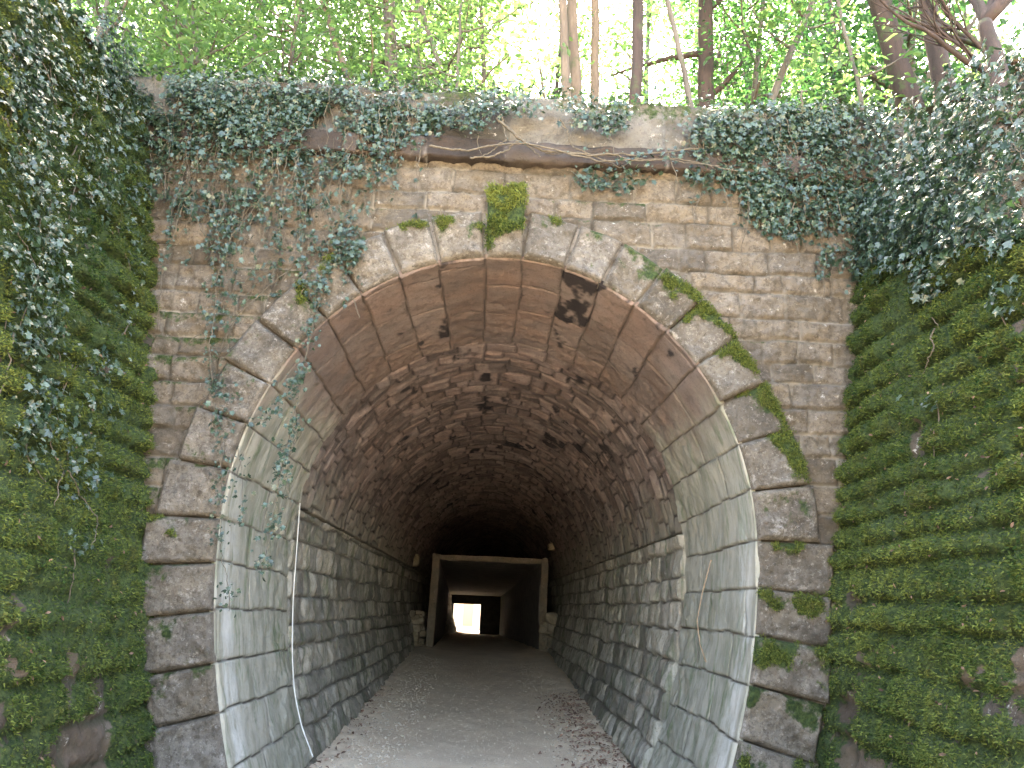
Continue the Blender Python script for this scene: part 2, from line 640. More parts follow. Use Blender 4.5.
def tufts(mb, P, N, ln, rng, w=.35, droop=.3):
    """short moss blades: one triangle each"""
    n = len(P)
    R = rng.normal(0, 1, (n, 3))
    D = N + .75 * R
    D[:, 2] -= droop * rng.uniform(0, 1, n)
    D /= np.linalg.norm(D, axis=1)[:, None]
    T = np.cross(D, rng.normal(0, 1, (n, 3)))
    T /= np.linalg.norm(T, axis=1)[:, None] + 1e-9
    L = (ln * rng.uniform(.5, 1.4, n))[:, None]
    V = np.stack([P - T * L * w * .5, P + T * L * w * .5, P + D * L], 1).reshape(-1, 3)
    mb.add(V, T=np.arange(3 * n).reshape(-1, 3), a=np.repeat(np.clip(rng.normal(.45, .25, n), 0, 1), 3))


for k in range(len(edges) - 1):
    e0, e1 = edges[k], edges[k + 1]
    if e0 < .0 or e1 > STOT:
        continue
    key = abs((e0 + e1) / 2 - sc) < .05
    mid = (e0 + e1) / 2
    _, zm, _, _ = prof(np.array([mid]))
    zm = float(zm[0])
    leg = float(sstep(np.array([zm]), 3.6, 2.4)[0])
    dep = .76 if key else .47 + .14 * leg + rng.uniform(-.02, .05)
    right = mid > sc
    if right:
        dep += .02 + .03 * leg
    gap = .028 if zm > 4.9 else .018
    nu, nv = 34, int(dep / .013)
    uu = np.linspace(0, 1, nu)
    vv = np.linspace(0, 1, nv)
    g1, g2 = np.meshgrid(uu, vv, indexing='ij')
    g1, g2 = g1.ravel(), g2.ravel()
    # radial side lines; outer side widens with the radius
    s = e0 + gap / 2 + (e1 - e0 - gap) * g1
    o = .014 + dep * g2
    X, Z, NX, NZ = prof(s)
    if key:   # keystone sides stay close to parallel
        x0, z0, nx0, nz0 = prof(np.array([mid]))
        NX = nx0 + (NX - nx0) * .35
        NZ = nz0 + (NZ - nz0) * .35
    X, Z = X + NX * o, Z + NZ * o
    P = np.stack([X, np.zeros_like(X), Z], 1)
    du = np.minimum(g1, 1 - g1) * (e1 - e0)
    dv = np.minimum(g2, 1 - g2) * dep
    # irregular margins
    dd = np.minimum(du, dv) + .006 * fbm(P * 14, 60 + k, 3)
    t1, t2, t3 = rng.normal(0, .035), rng.normal(0, .035), rng.uniform(.75, 1.25)
    hh = (.085 + .035 * sstep(dd, .0, .03)) * t3 + t1 * (g1 - .5) + t2 * (g2 - .5)
    hh += .055 * fbm(P * 3.3, 40 + k, 6, .62) * sstep(dd, -.01, .06) + .010 * fbm(P * 24, 41 + k, 3)
    # flat chisel facets
    hh -= .05 * np.abs(fbm(P * 3.2 + k, 140 + k, 2))
    if key:
        hh += .05
    V = np.stack([X, -np.maximum(hh, .036), Z], 1)
    # skirt going back into the wall
    idx = np.arange(nu * nv).reshape(nu, nv)
    loop = np.concatenate([idx[:, 0], idx[-1, 1:], idx[-2::-1, -1], idx[0, -2:0:-1]])
    B = V[loop].copy()
    B[:, 1] = .12
    nb = len(loop)
    q = np.arange(nb)
    sk = np.stack([loop, loop[(q + 1) % nb], nu * nv + (q + 1) % nb, nu * nv + q], 1)
    F = [np.concatenate([grid_faces(nu, nv, flip=True), sk])]
    up = sstep(Z, -1, 9) * 0
    # moss gathers on the upper outer shoulder of some stones
    upw = (1 - g1) if right else g1
    if 4.7 < zm:
        upw = .5 + 0 * g1
    top = sstep(.75 * g2 + .5 * upw + .3 * fbm(P * 6, 210, 4), .5, .95) if zm > 3.0 else sstep(.8 * upw + .7 * fbm(P * 5, 220, 4) + .25 * g2, .45, .95) * 1.1
    amt = (.95 if (right and 3.3 < zm < 5.2) else (.42 if zm > 3.4 else .55)) * rng.uniform(.5, 1.15)
    if zm < 1.5:
        amt *= 1.25
    mo = np.clip(top * amt * 1.05 + .75 * fbm(P * 5.2, 200, 4), 0, 1)
    if key:
        mo = np.clip(sstep(Z + .22 * fbm(P * 5, 9, 4), 5.58, 5.86) * 1.1 + .9 * sstep(-X + .2 * fbm(P * 4, 10, 4), -.08, .1) * sstep(Z, 5.42, 5.6), 0, 1)
        mo = np.clip(mo - .9 * np.abs(2 * g1 - 1) ** 4 * sstep(g2, .5, 1.) * (.6 + fbm(P * 8, 12, 3)), 0, 1)
        hh = hh + .05 * mo * (1 + fbm(P * 7, 77, 3))
        V[:nu * nv, 1] = -np.maximum(hh, .036)
    ti = np.clip(rng.normal(.5, .22) + 0 * X, 0, 1)
    o_ = mk('keystone' if key else 'voussoir', np.concatenate([V, B]), F, M['voussoir'], portal,
            {'tint': np.concatenate([ti, ti[:nb]]), 'joint': np.zeros(len(V) + nb), 'moss': np.concatenate([mo, mo[:1].repeat(nb) * 0])})
    if key:
        V[:, 1] -= 0
    sel = np.where((mo > .55) & (vnoise(P * 11, 5) > -.3))[0]
    if len(sel) > 25 and (key or rng.uniform() < .75):
        mb = MB()
        n = min(3600 if key else 2200, len(sel) * 7)
        pick = rng.choice(sel, n)
        PP = V[pick] + rng.normal(0, .016 if key else .012, (n, 3))
        PP[:, 1] -= .028 * np.clip(fbm(PP * 13, 7, 3) + .3, 0, 1)
        tufts(mb, PP, np.tile([0, -.8, .3], (n, 1)), .036 if key else .026, rng)
        mb.A[0] = np.clip(mb.A[0] + (.55 * np.repeat(sstep(PP[:, 2], 5.75, 6.05), 3) - .1 if key else .15), 0, 1)
        mo_ = mb.build('moss', M['moss'], o_, smooth=False)
        tag(mo_, kind='stuff')

# cornice band and rough parapet above it
def slab(name, mat, x0, x1, z0, z1, yf, yb, seed, amp, res=.03, moss=0.):
    nx = int((x1 - x0) / res)
    # profile path: back-bottom -> front-bottom -> front-top -> back-top
    zz = np.linspace(z0, z1, max(6, int((z1 - z0) / res)))
    yy = np.linspace(yb, yf, max(3, int((yb - yf) / res / 1.5)))
    path = np.concatenate([np.stack([yy, np.full_like(yy, z0)], 1), np.stack([np.full_like(zz, yf), zz], 1)[1:],
                           np.stack([yy[::-1], np.full_like(yy, z1)], 1)[1:]])
    nrm = np.concatenate([np.tile([0, -1], (len(yy), 1)), np.tile([-1, 0], (len(zz) - 1, 1)), np.tile([0, 1], (len(yy) - 1, 1))]).astype(float)
    X = np.linspace(x0, x1, nx)
    V = np.zeros((nx, len(path), 3))
    V[:, :, 0] = X[:, None]
    V[:, :, 1] = path[None, :, 0]
    V[:, :, 2] = path[None, :, 1]
    Q = V.reshape(-1, 3)
    hN = amp * (fbm(Q * 2.2, seed, 5, .6) + .5 * fbm(Q * 9, seed + 1, 3))
    # block joints of the band
    jd = np.abs(((Q[:, 0] + .07 * np.floor(Q[:, 2] * 0)) % .85) - .425)
    jm = 1 - sstep(.425 - jd, .004, .02)
    hN = hN - .015 * jm
    N3 = np.zeros_like(V)
    N3[:, :, 1] = nrm[None, :, 0]
    N3[:, :, 2] = nrm[None, :, 1]
    Q = Q + N3.reshape(-1, 3) * hN[:, None]
    mo = moss * sstep(Q[:, 2], z0 + .3 * (z1 - z0), z1) + .4 * moss * fbm(Q * 1.5, seed + 4, 3)
    ti = .5 + .4 * vnoise(np.stack([np.floor(Q[:, 0] / .85), 0 * Q[:, 0], 0 * Q[:, 0]], 1) * 3.3, seed)
    return mk(name, Q, grid_faces(nx, len(path), flip=False), mat, portal, {'tint': ti, 'joint': jm, 'moss': mo})


slab('cornice', M['cornice'], -4.4, 4.9, 6.56, 6.79, -.12, .3, 12, .065)
slab('parapet', M['parapet'], -4.6, 5.1, 6.795, 7.40, -.03, .55, 33, .085, moss=.5)

# ------------------------------------------------------------------ TUNNEL LINING
lining = empty('tunnel_lining', (0, 0, 0), 'long dark stone tunnel vault behind the portal, reddish crown and greenish jambs', 'tunnel')
rng = np.random.default_rng(23)
vbr = np.concatenate([np.array(edges)])
YR = 2.65
tunnel_part('entrance_ring', M['ring'], lining, .0, STOT, np.concatenate([[-.045], np.arange(-.04, YR + .01, .017)]), .016, vbr, 1.05, 41,
            cap=True, wob=.035, joint=.024, jw=.014, bulge=.006, offs=.016, rough='deep', rsc=5, tilt=.014)
sl, sr = s_at_z(3.15, -1), s_at_z(3.05, 1)
ysec = np.concatenate([[YR - .03], np.arange(YR - .028, 9, .028), np.arange(9, 19.3, .05), np.arange(19.3, 53, .35), [53.2]])
tunnel_part('vault', M['vault'], lining, sl, sr, ysec, .028, None, .36, 42, inset=-.012, tuck='all', rings=courses(YR - .4, 54, .36, rng, .3), wob=.03,
            joint=.026, jw=.026, bulge=.01, offs=.024, rough=.042, rsc=np.array([2.6, 6.5, 2.6]), tilt=.04)
ywall = np.concatenate([[YR - .004], ysec])


def side_wall(s0, s1, seed, inset):
    return tunnel_part('side_wall', M['side'], lining, s0, s1, ysec, .028, courses(-.1, STOT + 1, .33, rng), .55, seed, inset=inset, tuck='all', wob=.04,
                       joint=.028, jw=.026, bulge=.025, offs=.032, rough=.06, rsc=5, tilt=.035)


side_wall(.0, sl, 43, .0)
side_wall(sr, STOT, 44, .05)

# ------------------------------------------------------------------ ground, path
def path_z(y):
    return np.interp(y, [-16, -3.5, -.5, 2.5, 8.5, 10.5, 19.3, 22, 52.6, 70], [.5, .45, .05, .09, .30, .37, .66, .62, .05, .0])


mb = MB()
pxs = np.concatenate([np.linspace(-3.1, -1.2, 60), np.linspace(-1.2, 1.2, 40)[1:-1], np.linspace(1.2, 3.1, 60)])
pys = np.concatenate([np.arange(-16, -1, .5), np.arange(-1, 12, .05), np.arange(12, 70, .25)])
gx, gy = np.meshgrid(pxs, pys, indexing='ij')
x, y = gx.ravel(), gy.ravel()
P = np.stack([x, y, 0 * x], 1)
# gravel shoulders heap against the walls, the trodden middle stays flat
sh = sstep(np.abs(x + .05 + .15 * fbm(P * .6, 8, 3)), 1.0, 1.9)
zz = path_z(y) + .09 * sh + (.012 + .03 * sh) * fbm(P * 5, 3, 4) + .02 * fbm(P * .9, 9, 3)
tag(mk('path', np.stack([x, y, zz], 1), grid_faces(len(pxs), len(pys), flip=False), M['path'], None, {'tint': sh}), kind='structure')


def path_h(x, y):
    P = np.stack([x, y, 0 * x], 1)
    s = sstep(np.abs(x + .05 + .15 * fbm(P * .6, 8, 3)), 1.0, 1.9)
    return path_z(y) + .09 * s + (.012 + .03 * s) * fbm(P * 5, 3, 4) + .02 * fbm(P * .9, 9, 3)


# gravel on the shoulders
rng = np.random.default_rng(77)
base = np.array([[1, 0, 0], [-1, 0, 0], [0, 1, 0], [0, -1, 0], [0, 0, 1], [0, 0, -1]], float)
octf = np.array([[0, 2, 4], [2, 1, 4], [1, 3, 4], [3, 0, 4], [2, 0, 5], [1, 2, 5], [3, 1, 5], [0, 3, 5]])


def pebbles(n, xs, ys, smin, smax, rng):
    sz = smin + (smax - smin) * rng.uniform(0, 1, n) ** 3
    V = base[None] * rng.uniform(.55, 1.2, (n, 6, 1)) * sz[:, None, None] * .5
    V[:, :, 2] *= .65
    th = rng.uniform(0, 6.28, n)
    c, s = np.cos(th)[:, None], np.sin(th)[:, None]
    W = V.copy()
    W[:, :, 0] = V[:, :, 0] * c - V[:, :, 1] * s
    W[:, :, 1] = V[:, :, 0] * s + V[:, :, 1] * c
    z = path_h(xs, ys)
    W += np.stack([xs, ys, z + sz * .12], 1)[:, None]
    F = (octf[None] + (np.arange(n) * 6)[:, None, None]).reshape(-1, 3)
    return W.reshape(-1, 3), F, np.repeat(np.clip(rng.normal(.55, .28, n), 0, 1), 6)


n = 7000
side = rng.choice([-1, 1], n, p=[.6, .4])
xs = side * np.clip(1.05 + np.abs(rng.normal(0, .55, n)), .7, 2.25) + rng.normal(0, .1, n)
ys = rng.uniform(0, 1, n) ** 1.7 * 17 - .8
V, F, A = pebbles(n, xs, ys, .010, .05, rng)
tag(mk('gravel', V, F, M['pebble'], None, {'tint': A}, smooth=False), 'pale loose gravel along both edges of the tunnel path', 'gravel', kind='stuff')
n = 7000
xs, ys = rng.uniform(-1.2, 1.2, n), rng.uniform(0, 1, n) ** 1.6 * 17 - .8
V, F, A = pebbles(n, xs, ys, .006, .028, rng)
tag(mk('grit', V, F, M['pebble'], None, {'tint': A}, smooth=False), 'fine scattered grit on the trodden middle of the path', 'grit', kind='stuff')

# ------------------------------------------------------------------ leaf scatter
LEAF = np.array([[0, 0, 0], [.0, -.38, -.03], [.34, -.30, .0], [.26, .02, .05], [.46, .22, .0], [.16, .28, .05], [0, .62, -.06],
                 [-.16, .28, .05], [-.46, .22, .0], [-.26, .02, .05], [-.34, -.30, .0]])
LEAFT = np.array([[0, i, i + 1] for i in range(1, 10)] + [[0, 10, 1]])
OVAL = np.array([[0, -.5, 0], [.27, -.1, .06], [.2, .28, .04], [0, .6, -.05], [-.2, .28, .04], [-.27, -.1, .06]])
OVALQ = np.array([[0, 1, 2, 3], [0, 3, 4, 5]])


def leaves(mb, P, N, size, rng, shape='ivy', down=.8, spread=.55):
    """leaf blades at P facing roughly N, tips hanging down"""
    n = len(P)
    if n == 0:
        return
    T = LEAF if shape == 'ivy' else OVAL
    N = N + rng.normal(0, spread, (n, 3))
    N /= np.linalg.norm(N, axis=1)[:, None]
    D = rng.normal(0, .6, (n, 3))
    D[:, 2] -= down
    D -= N * (D * N).sum(1)[:, None]
    D /= np.linalg.norm(D, axis=1)[:, None] + 1e-9
    R = np.cross(D, N)
    sz = (size * rng.uniform(.42, 1.55, n))[:, None, None]
    bend = rng.uniform(.2, 2.2, (n, 1, 1))
    V = P[:, None] + sz * (T[None, :, 0, None] * R[:, None] + T[None, :, 1, None] * D[:, None] + bend * T[None, :, 2, None] * N[:, None])
    a = np.repeat(np.clip(rng.normal(.45, .28, n), 0, 1), len(T))
    if shape == 'ivy':
        mb.add(V.reshape(-1, 3), T=(LEAFT[None] + (np.arange(n) * len(T))[:, None, None]).reshape(-1, 3), a=a)
    else:
        mb.add(V.reshape(-1, 3), Q=(OVALQ[None] + (np.arange(n) * len(T))[:, None, None]).reshape(-1, 4), a=a)


# dead leaves along the path edge
rng = np.random.default_rng(88)
mb = MB()
n = 2600
xs = np.concatenate([rng.normal(1.65, .28, 2100), rng.normal(-1.9, .2, 500)])
ys = rng.uniform(0, 1, n) ** 1.5 * 10 - .5
P = np.stack([xs, ys, path_h(xs, ys) + .022], 1)
leaves(mb, P, np.tile([0, 0, 1.], (n, 1)), .05, rng, 'oval', 0, .35)
tag(mb.build('leaf_litter', M['path_litter'], None, False), 'brown dead leaves strewn along the foot of the tunnel walls', 'leaf litter', kind='stuff')

# ------------------------------------------------------------------ RETAINING WALLS
def rtop(y):
    return np.interp(y, [-16, -8, -5, -3, 0, 1], [.5, .8, 2.8, 4.5, 5.55, 5.7])


def ltop(y):
    return np.interp(y, [-16, -8, -5, -3, 0, 1], [.6, .9, 3.6, 6.6, 7.0, 7.0])


def retaining(side, label, seed):
    a0, b0 = LW if side < 0 else RW
    root = empty('retaining_wall', (side * a0, -3, 0), label, 'wall')
    rng = np.random.default_rng(seed)
    ys = np.concatenate([np.arange(-16, -4.4, .12), np.arange(-4.4, .12, .024)])
    topf = ltop if side < 0 else rtop
    t = np.arange(0, 1.0001, 1 / 290)
    gy, gt = np.meshgrid(ys, t, indexing='ij')
    y, tt = gy.ravel(), gt.ravel()
    ztop = topf(y)
    z = -.3 + (ztop + .3) * tt
    vb = courses(-.5, 8, .25 if side > 0 else .25, rng, .25)
    P0 = np.stack([np.full_like(y, side * 3.), y, z], 1)
    rid, off, d, a, b = layout(y, z, vb, .52, rng, wob=.075 if side < 0 else .05, seed=seed, wsc=.9)
    big = fbm(P0 * 1.1, seed, 4)
    med = fbm(P0 * 5.0, seed + 3, 4)
    fine = fbm(P0 * 19, seed + 6, 3)
    jn = sstep(d, .0, .07)
    # moss cushions swell over each course and sag over the joint below
    row = .35 + .65 * sstep(fbm(P0 * .9 + 3, seed + 40, 3), -.35, .3)
    cush = sstep(fbm(np.stack([y * 4.5, z * 1.2, 0 * z], 1) + 5, seed + 41, 3), -.5, .35)
    row = row * .75 if side < 0 else (.28 + .55 * row) * (.45 + .7 * cush)
    kq = .9 if side < 0 else .85
    h = row * (-.055 * (1 - jn) + jn * (.03 + .03 * (rid - .5) + .05 * np.clip(1 - a ** 4, 0, 1) * np.clip(1 - (b + .3) ** 2, 0, 1))) + .03 * (off - .5)
    h = h + (.06 * big + .07 * med + .03 * fine) * kq
    bare = sstep(fbm(P0 * 2.3 + 4, seed + 9, 5, .6) + .28 * sstep(z, 2.6, 1.0) + .3 * (off - .5) - .2 * med + .25 * fine, .47, .57)
    h = h - .03 * bare
    h = h - .05 * sstep(fbm(P0 * 4.4 + 2, seed + 50, 4, .6), .36, .5)
    mo = 1.1 - .9 * bare
    x = side * (a0 + b0 * z - h)
    V = np.stack([x, y, z + .15 * h * 0], 1)
    F = grid_faces(len(ys), len(t), flip=(side > 0))
    wall = mk('stonework', V, F, M['bank_stone'], root, {'tint': rid, 'joint': 1 - sstep(d, .005, .04), 'moss': mo})
    # moss fuzz
    near = np.where((y > -4.3) & (bare < .5) & (h > -.06))[0]
    n = 210000
    wgt = (.3 + sstep(h[near], -.05, .09)) * (.4 + .6 * sstep(fbm(P0[near] * 2.1, seed + 20, 3), -.4, .2))
    pick = rng.choice(near, n, p=wgt / wgt.sum())
    PP = V[pick] + rng.normal(0, .012, (n, 3))
    mb = MB()
    tufts(mb, PP, np.tile([-side * 1., 0, .15], (n, 1)), .024, rng, w=.4, droop=.7)
    # the growth is yellower where it is older: broad patches
    A = mb.A[0]
    patch = np.repeat(fbm(PP * .9, seed + 30, 3), 3)
    mb.A[0] = np.clip(A + .55 * patch, 0, 1)
    tag(mb.build('moss', M['moss'], root, False), kind='stuff')
    # bits of dead leaf caught in the moss
    pick = rng.choice(near, 420)
    mb = MB()
    leaves(mb, V[pick] - np.array([side * .03, 0, 0]), np.tile([-side * 1., 0, .5], (420, 1)), .028, rng, 'oval', .5, .6)
    tag(mb.build('dead_leaves', M['litter'], root, False), kind='stuff')
    return root


retaining(-1, 'tall battered retaining wall on the left, thick yellow-green moss over its stone courses', 61)
retaining(1, 'battered retaining wall on the right, deep green moss hanging in rows below an ivied bank', 62)

# ------------------------------------------------------------------ hillside
def hill_z(x, y):
    P = np.stack([x, y, 0 * x], 1)
    z = 7.15 + .22 * np.clip(y, 0, 14) + .06 * np.clip(y - 14, 0, 60) + .22 * fbm(P * .5, 71, 4)
    z = z + .42 * np.clip(x - 3.4, 0, 3.5) + .10 * np.clip(-x - 5, 0, 20)
    return z


def bank_z(x, y, side):
    a0, b0 = LW if side < 0 else RW
    zt = (ltop if side < 0 else rtop)(y)
    xt = a0 + b0 * zt
    dx = np.abs(x) - xt
    P = np.stack([x, y, 0 * x], 1)
    sl = 1.05 if side > 0 else .35
    z = zt - .04 + np.minimum(sl * dx, np.interp(y, [-16, -8, -5, -2.5, 1], [.2, .5, 1.6, 4.2, 7.9] if side > 0 else [.2, .5, 2.4, 6.8, 8.2]) * 1.0 - zt * np.interp(y, [-9, -4], [.2, 1.]) + .12 * dx)
    z = np.maximum(z, zt - .04 - .2 * dx)
    return z + .10 * fbm(P * 1.3, 72, 4) * sstep(dx, 0, .5)


def side_z(x, y, side):
    """bank beside the cutting, eased into the slope behind the portal"""
    a0, b0 = LW if side < 0 else RW
    zt = (ltop if side < 0 else rtop)(y)
    u = np.abs(x) - (a0 + b0 * zt) + .05
    w = sstep(y, -3.2 if side > 0 else -2.0, .55)
    hz = hill_z(x, np.full_like(y, .6))
    target = zt + (hz - zt) * sstep(u, -.1, 2.0)
    return bank_z(x, y, side) * (1 - w) + w * target


mb = MB()
xs, ys = np.linspace(-34, 34, 150), np.concatenate([np.linspace(.5, 8, 50), np.linspace(8.3, 53.4, 50)])
gx, gy = np.meshgrid(xs, ys, indexing='ij')
x, y = gx.ravel(), gy.ravel()
z = hill_z(x, y)
z = np.where(y < .9, np.minimum(z, np.where(np.abs(x) < 4.4, 7.33, z)), z)
mb.add(np.stack([x, y, z], 1), grid_faces(150, 100))
for side in (-1, 1):
    us = np.concatenate([np.linspace(0, 3, 50), np.linspace(3.3, 30, 20)])
    ys = np.linspace(-16, .62, 90)
    gu, gy = np.meshgrid(us, ys, indexing='ij')
    u, y = gu.ravel(), gy.ravel()
    a0, b0 = LW if side < 0 else RW
    xt = a0 + b0 * (ltop if side < 0 else rtop)(y)
    x = side * (xt - .05 + u)
    z = bank_z(x, y, side)
    # blend into the rear slope
    z = side_z(x, y, side)
    mb.add(np.stack([x, y, z], 1), grid_faces(70, 90, flip=(side < 0)))
hill = mb.build('hillside', M['soil'], None)
tag(hill, kind='structure')
xs = np.array([-900, -300, -100, -40, 0, 40, 100, 300, 900.])
gx, gy = np.meshgrid(xs, xs, indexing='ij')
tag(mk('ground', np.stack([gx.ravel(), gy.ravel(), np.full(81, -.35)], 1), grid_faces(9, 9), M['ground']), kind='structure')

n_ = 40  # unseen pale ground added behind the camera to bounce sunlight into the tunnel
gx, gy = np.meshgrid(np.linspace(-26, 26, n_), np.linspace(-90, -15.5, n_), indexing='ij')
P = np.stack([gx.ravel(), gy.ravel(), 0 * gx.ravel()], 1)
tag(mk('bounce_ground', np.stack([P[:, 0], P[:, 1], .44 + .05 * fbm(P * .3, 3, 3)], 1), grid_faces(n_, n_), M['path']), kind='structure')

# ------------------------------------------------------------------ CONCRETE PASSAGE
YB, YE = 19.3, 52.6
Lb, Rb = at(437, 600, YB)[0], at(540, 600, YB)[0]
zt0 = at(488, 562, YB)[2]
xe0, xe1 = at(449, 615, YE)[0], at(500, 615, YE)[0]
fl0, fl1 = float(path_z(YB)), float(path_z(YE))
zt1 = fl1 + 2.72
passage = empty('concrete_passage', ((Lb + Rb) / 2, YB, fl0), 'square concrete passage built inside the dark tunnel, leading to the small bright opening', 'passage')


def prism(mb, A, B):
    """hexahedron between quad A (front) and quad B (back), points listed round"""
    V = np.concatenate([A, B])
    mb.add(V, [(0, 1, 2, 3), (7, 6, 5, 4), (0, 4, 5, 1), (1, 5, 6, 2), (2, 6, 7, 3), (3, 7, 4, 0)])


TH = .24


def wall_piece(x0a, x1a, z0a, z1a, x0b, x1b, z0b, z1b, name):
    mb = MB()
    nseg = 14
    prev = None
    for k in range(nseg + 1):
        t = k / nseg
        f = lambda p, q: p + (q - p) * t
        yk = YB + (YE - YB) * t
        q = np.array([[f(x0a, x0b), yk, f(z0a, z0b)], [f(x1a, x1b), yk, f(z0a, z0b)], [f(x1a, x1b), yk, f(z1a, z1b)], [f(x0a, x0b), yk, f(z1a, z1b)]])
        if k == 0:
            q0 = q
        prev = q
    prism(mb, q0, prev)
    V = np.concatenate(mb.V)
    # worn, uneven raw edges
    n1, n2 = 40, 5
    A, B = V[:4], V[4:]
    rings = []
    tz = np.linspace(0, 1, n1)
    horiz = abs(A[1, 0] - A[0, 0]) > abs(A[3, 2] - A[0, 2])
    per = []
    for e in range(4):
        m_ = n1 if (e % 2 == (0 if horiz else 1)) else n2
        tt_ = np.linspace(0, 1, m_, endpoint=False)[:, None]
        per.append(((1 - tt_) * A[e] + tt_ * A[(e + 1) % 4], (1 - tt_) * B[e] + tt_ * B[(e + 1) % 4]))
    pa, pb = np.concatenate([p[0] for p in per]), np.concatenate([p[1] for p in per])
    ty = np.concatenate([np.linspace(0, .02, 8), np.linspace(.05, 1, 24)])
    G = pa[None] * (1 - ty[:, None, None]) + pb[None] * ty[:, None, None]
    m_ = G.shape[1]
    q = G.reshape(-1, 3)
    wv = np.repeat(np.where(ty < .03, 1, .25), m_)[:, None]
    sd = len(name) + int(abs(x0a) * 10)
    q = q + wv * np.stack([.055 * fbm(q * 1.6, sd, 4), .05 * fbm(q * 2.5, sd + 1, 3), .045 * fbm(q * 1.9, sd + 2, 4)], 1)
    c0, c1 = q[:m_].mean(0), q[-m_:].mean(0)
    i, j = np.meshgrid(np.arange(len(ty) - 1), np.arange(m_), indexing='ij')
    a0, a1 = (i * m_ + j).ravel(), (i * m_ + (j + 1) % m_).ravel()
    Q = np.stack([a0, a1, a1 + m_, a0 + m_], 1)[:, ::-1]
    k0 = len(q)
    T = [(jj, (jj + 1) % m_, k0) for jj in range(m_)] + [((len(ty) - 1) * m_ + (jj + 1) % m_, (len(ty) - 1) * m_ + jj, k0 + 1) for jj in range(m_)]
    mb = MB()
    mb.add(np.concatenate([q, [c0, c1]]), Q, T)
    return mb.build(name, M['concrete'], passage, smooth=False)


wall_piece(Lb - TH, Lb, fl0 - .3, zt0 + .20, xe0 - TH, xe0, fl1 - .3, zt1 + .2, 'passage_wall')
wall_piece(Rb, Rb + TH, fl0 - .3, zt0 + .16, xe1, xe1 + TH, fl1 - .3, zt1 + .2, 'passage_wall')
wall_piece(Lb, Rb, zt0, zt0 + .15, xe0, xe1, zt1, zt1 + .15, 'roof_slab')
# end wall with the doorway to daylight
dx0, dx1 = at(453, 618, YE)[0], at(480, 618, YE)[0]
dz = at(466, 604, YE)[2]
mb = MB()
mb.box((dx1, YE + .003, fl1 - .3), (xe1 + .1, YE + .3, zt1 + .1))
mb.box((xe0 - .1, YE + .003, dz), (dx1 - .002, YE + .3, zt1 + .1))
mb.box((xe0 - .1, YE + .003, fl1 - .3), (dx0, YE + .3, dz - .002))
mb.build('end_wall', M['shaded'], passage, smooth=False)
mb = MB()  # unseen slab added outside the doorway to keep direct sun out
mb.box((dx0 - 1.2, 54.01, dz + .12), (dx1 + 1.2, 57.5, dz + .3))
mb.build('sun_block_slab', M['concrete'], passage, smooth=False)

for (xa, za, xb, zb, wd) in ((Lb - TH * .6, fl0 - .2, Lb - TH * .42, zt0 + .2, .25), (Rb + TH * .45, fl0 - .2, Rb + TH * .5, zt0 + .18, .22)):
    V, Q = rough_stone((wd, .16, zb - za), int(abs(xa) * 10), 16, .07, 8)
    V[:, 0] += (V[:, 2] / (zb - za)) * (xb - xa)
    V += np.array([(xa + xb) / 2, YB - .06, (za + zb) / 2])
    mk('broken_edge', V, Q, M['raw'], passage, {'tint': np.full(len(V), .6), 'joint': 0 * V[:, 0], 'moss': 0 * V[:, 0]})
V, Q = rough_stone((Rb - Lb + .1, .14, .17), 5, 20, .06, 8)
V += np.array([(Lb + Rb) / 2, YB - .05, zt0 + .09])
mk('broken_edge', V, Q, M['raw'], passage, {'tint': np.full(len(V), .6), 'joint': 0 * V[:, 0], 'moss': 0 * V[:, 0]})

# rear face of the hill around the far doorway
rear = MB()
rear.box((-34, 53.3, -.4), (dx0 - .3, 54, 11))
rear.box((dx1 + .3, 53.3, -.4), (34, 54, 11))
rear.box((dx0 - .298, 53.3, dz + .25), (dx1 + .298, 54, 11))
o = rear.build('rear_cutting_wall', M['parapet'], None, smooth=False)
tag(o, 'grey cutting wall around the far tunnel doorway', 'wall')
o = MB()
o.box((-9, 63, -.4), (9, 63.4, 5))
pw = empty('roadside_wall', (0, 63, 0), 'pale sunlit wall with beige panel outside the far doorway', 'wall')
o.build('wall_face', M['pale'], pw, False)
o = MB()
e0, e1 = at(463, 615, 62.9)[0], at(473, 615, 62.9)[0]
o.box((e0, 62.93, .35), (e1, 62.996, 2.6))
o.build('panel', M['beige'], pw, False)

# rubble beside the passage and the odd stones round it
def heap(px, label, n, seed, w, ht):
    rng = np.random.default_rng(seed)
    c = at(px, 640, YB)
    root = empty('rubble_heap', (c[0], YB - .1, fl0), label, 'rubble')
    mb = MB()
    for k in range(n):
        s_ = rng.uniform(.14, .34)
        V, Q = rough_stone((s_ * rng.uniform(.9, 1.6), s_, s_ * rng.uniform(.6, 1)), seed * 50 + k, 6, .3)
        hh = rng.uniform(0, 1)
        p = np.array([c[0] + rng.uniform(-w, w) * (1 - .35 * hh), YB - .15 + rng.uniform(-.3, .45), fl0 + .02 + ht * hh])
        mb.add(V + p, Q, a=rng.uniform(.2, .9))
    o = mb.build('stones', M['rubble'], root)
    for nme in ('joint', 'moss', 'blot'):
        pass
    return root


heap(410, 'heap of pale rubble stones left of the concrete passage', 90, 3, .42, 1.1)
heap(553, 'heap of pale rubble stones right of the concrete passage', 80, 4, .34, 1.15)


def lone_stone(px, py, y, size, label, seed, name='stone_block', shift=0.):
    c = at(px, py, y)
    V, Q = rough_stone(size, seed, 9, .22)
    c = c + np.array([shift, 0, 0])
    root = mk(name, V, Q, M['rubble'], None, {'tint': np.full(len(V), .8)})
    root.location = c
    tag(root, label, 'stone')
    return root


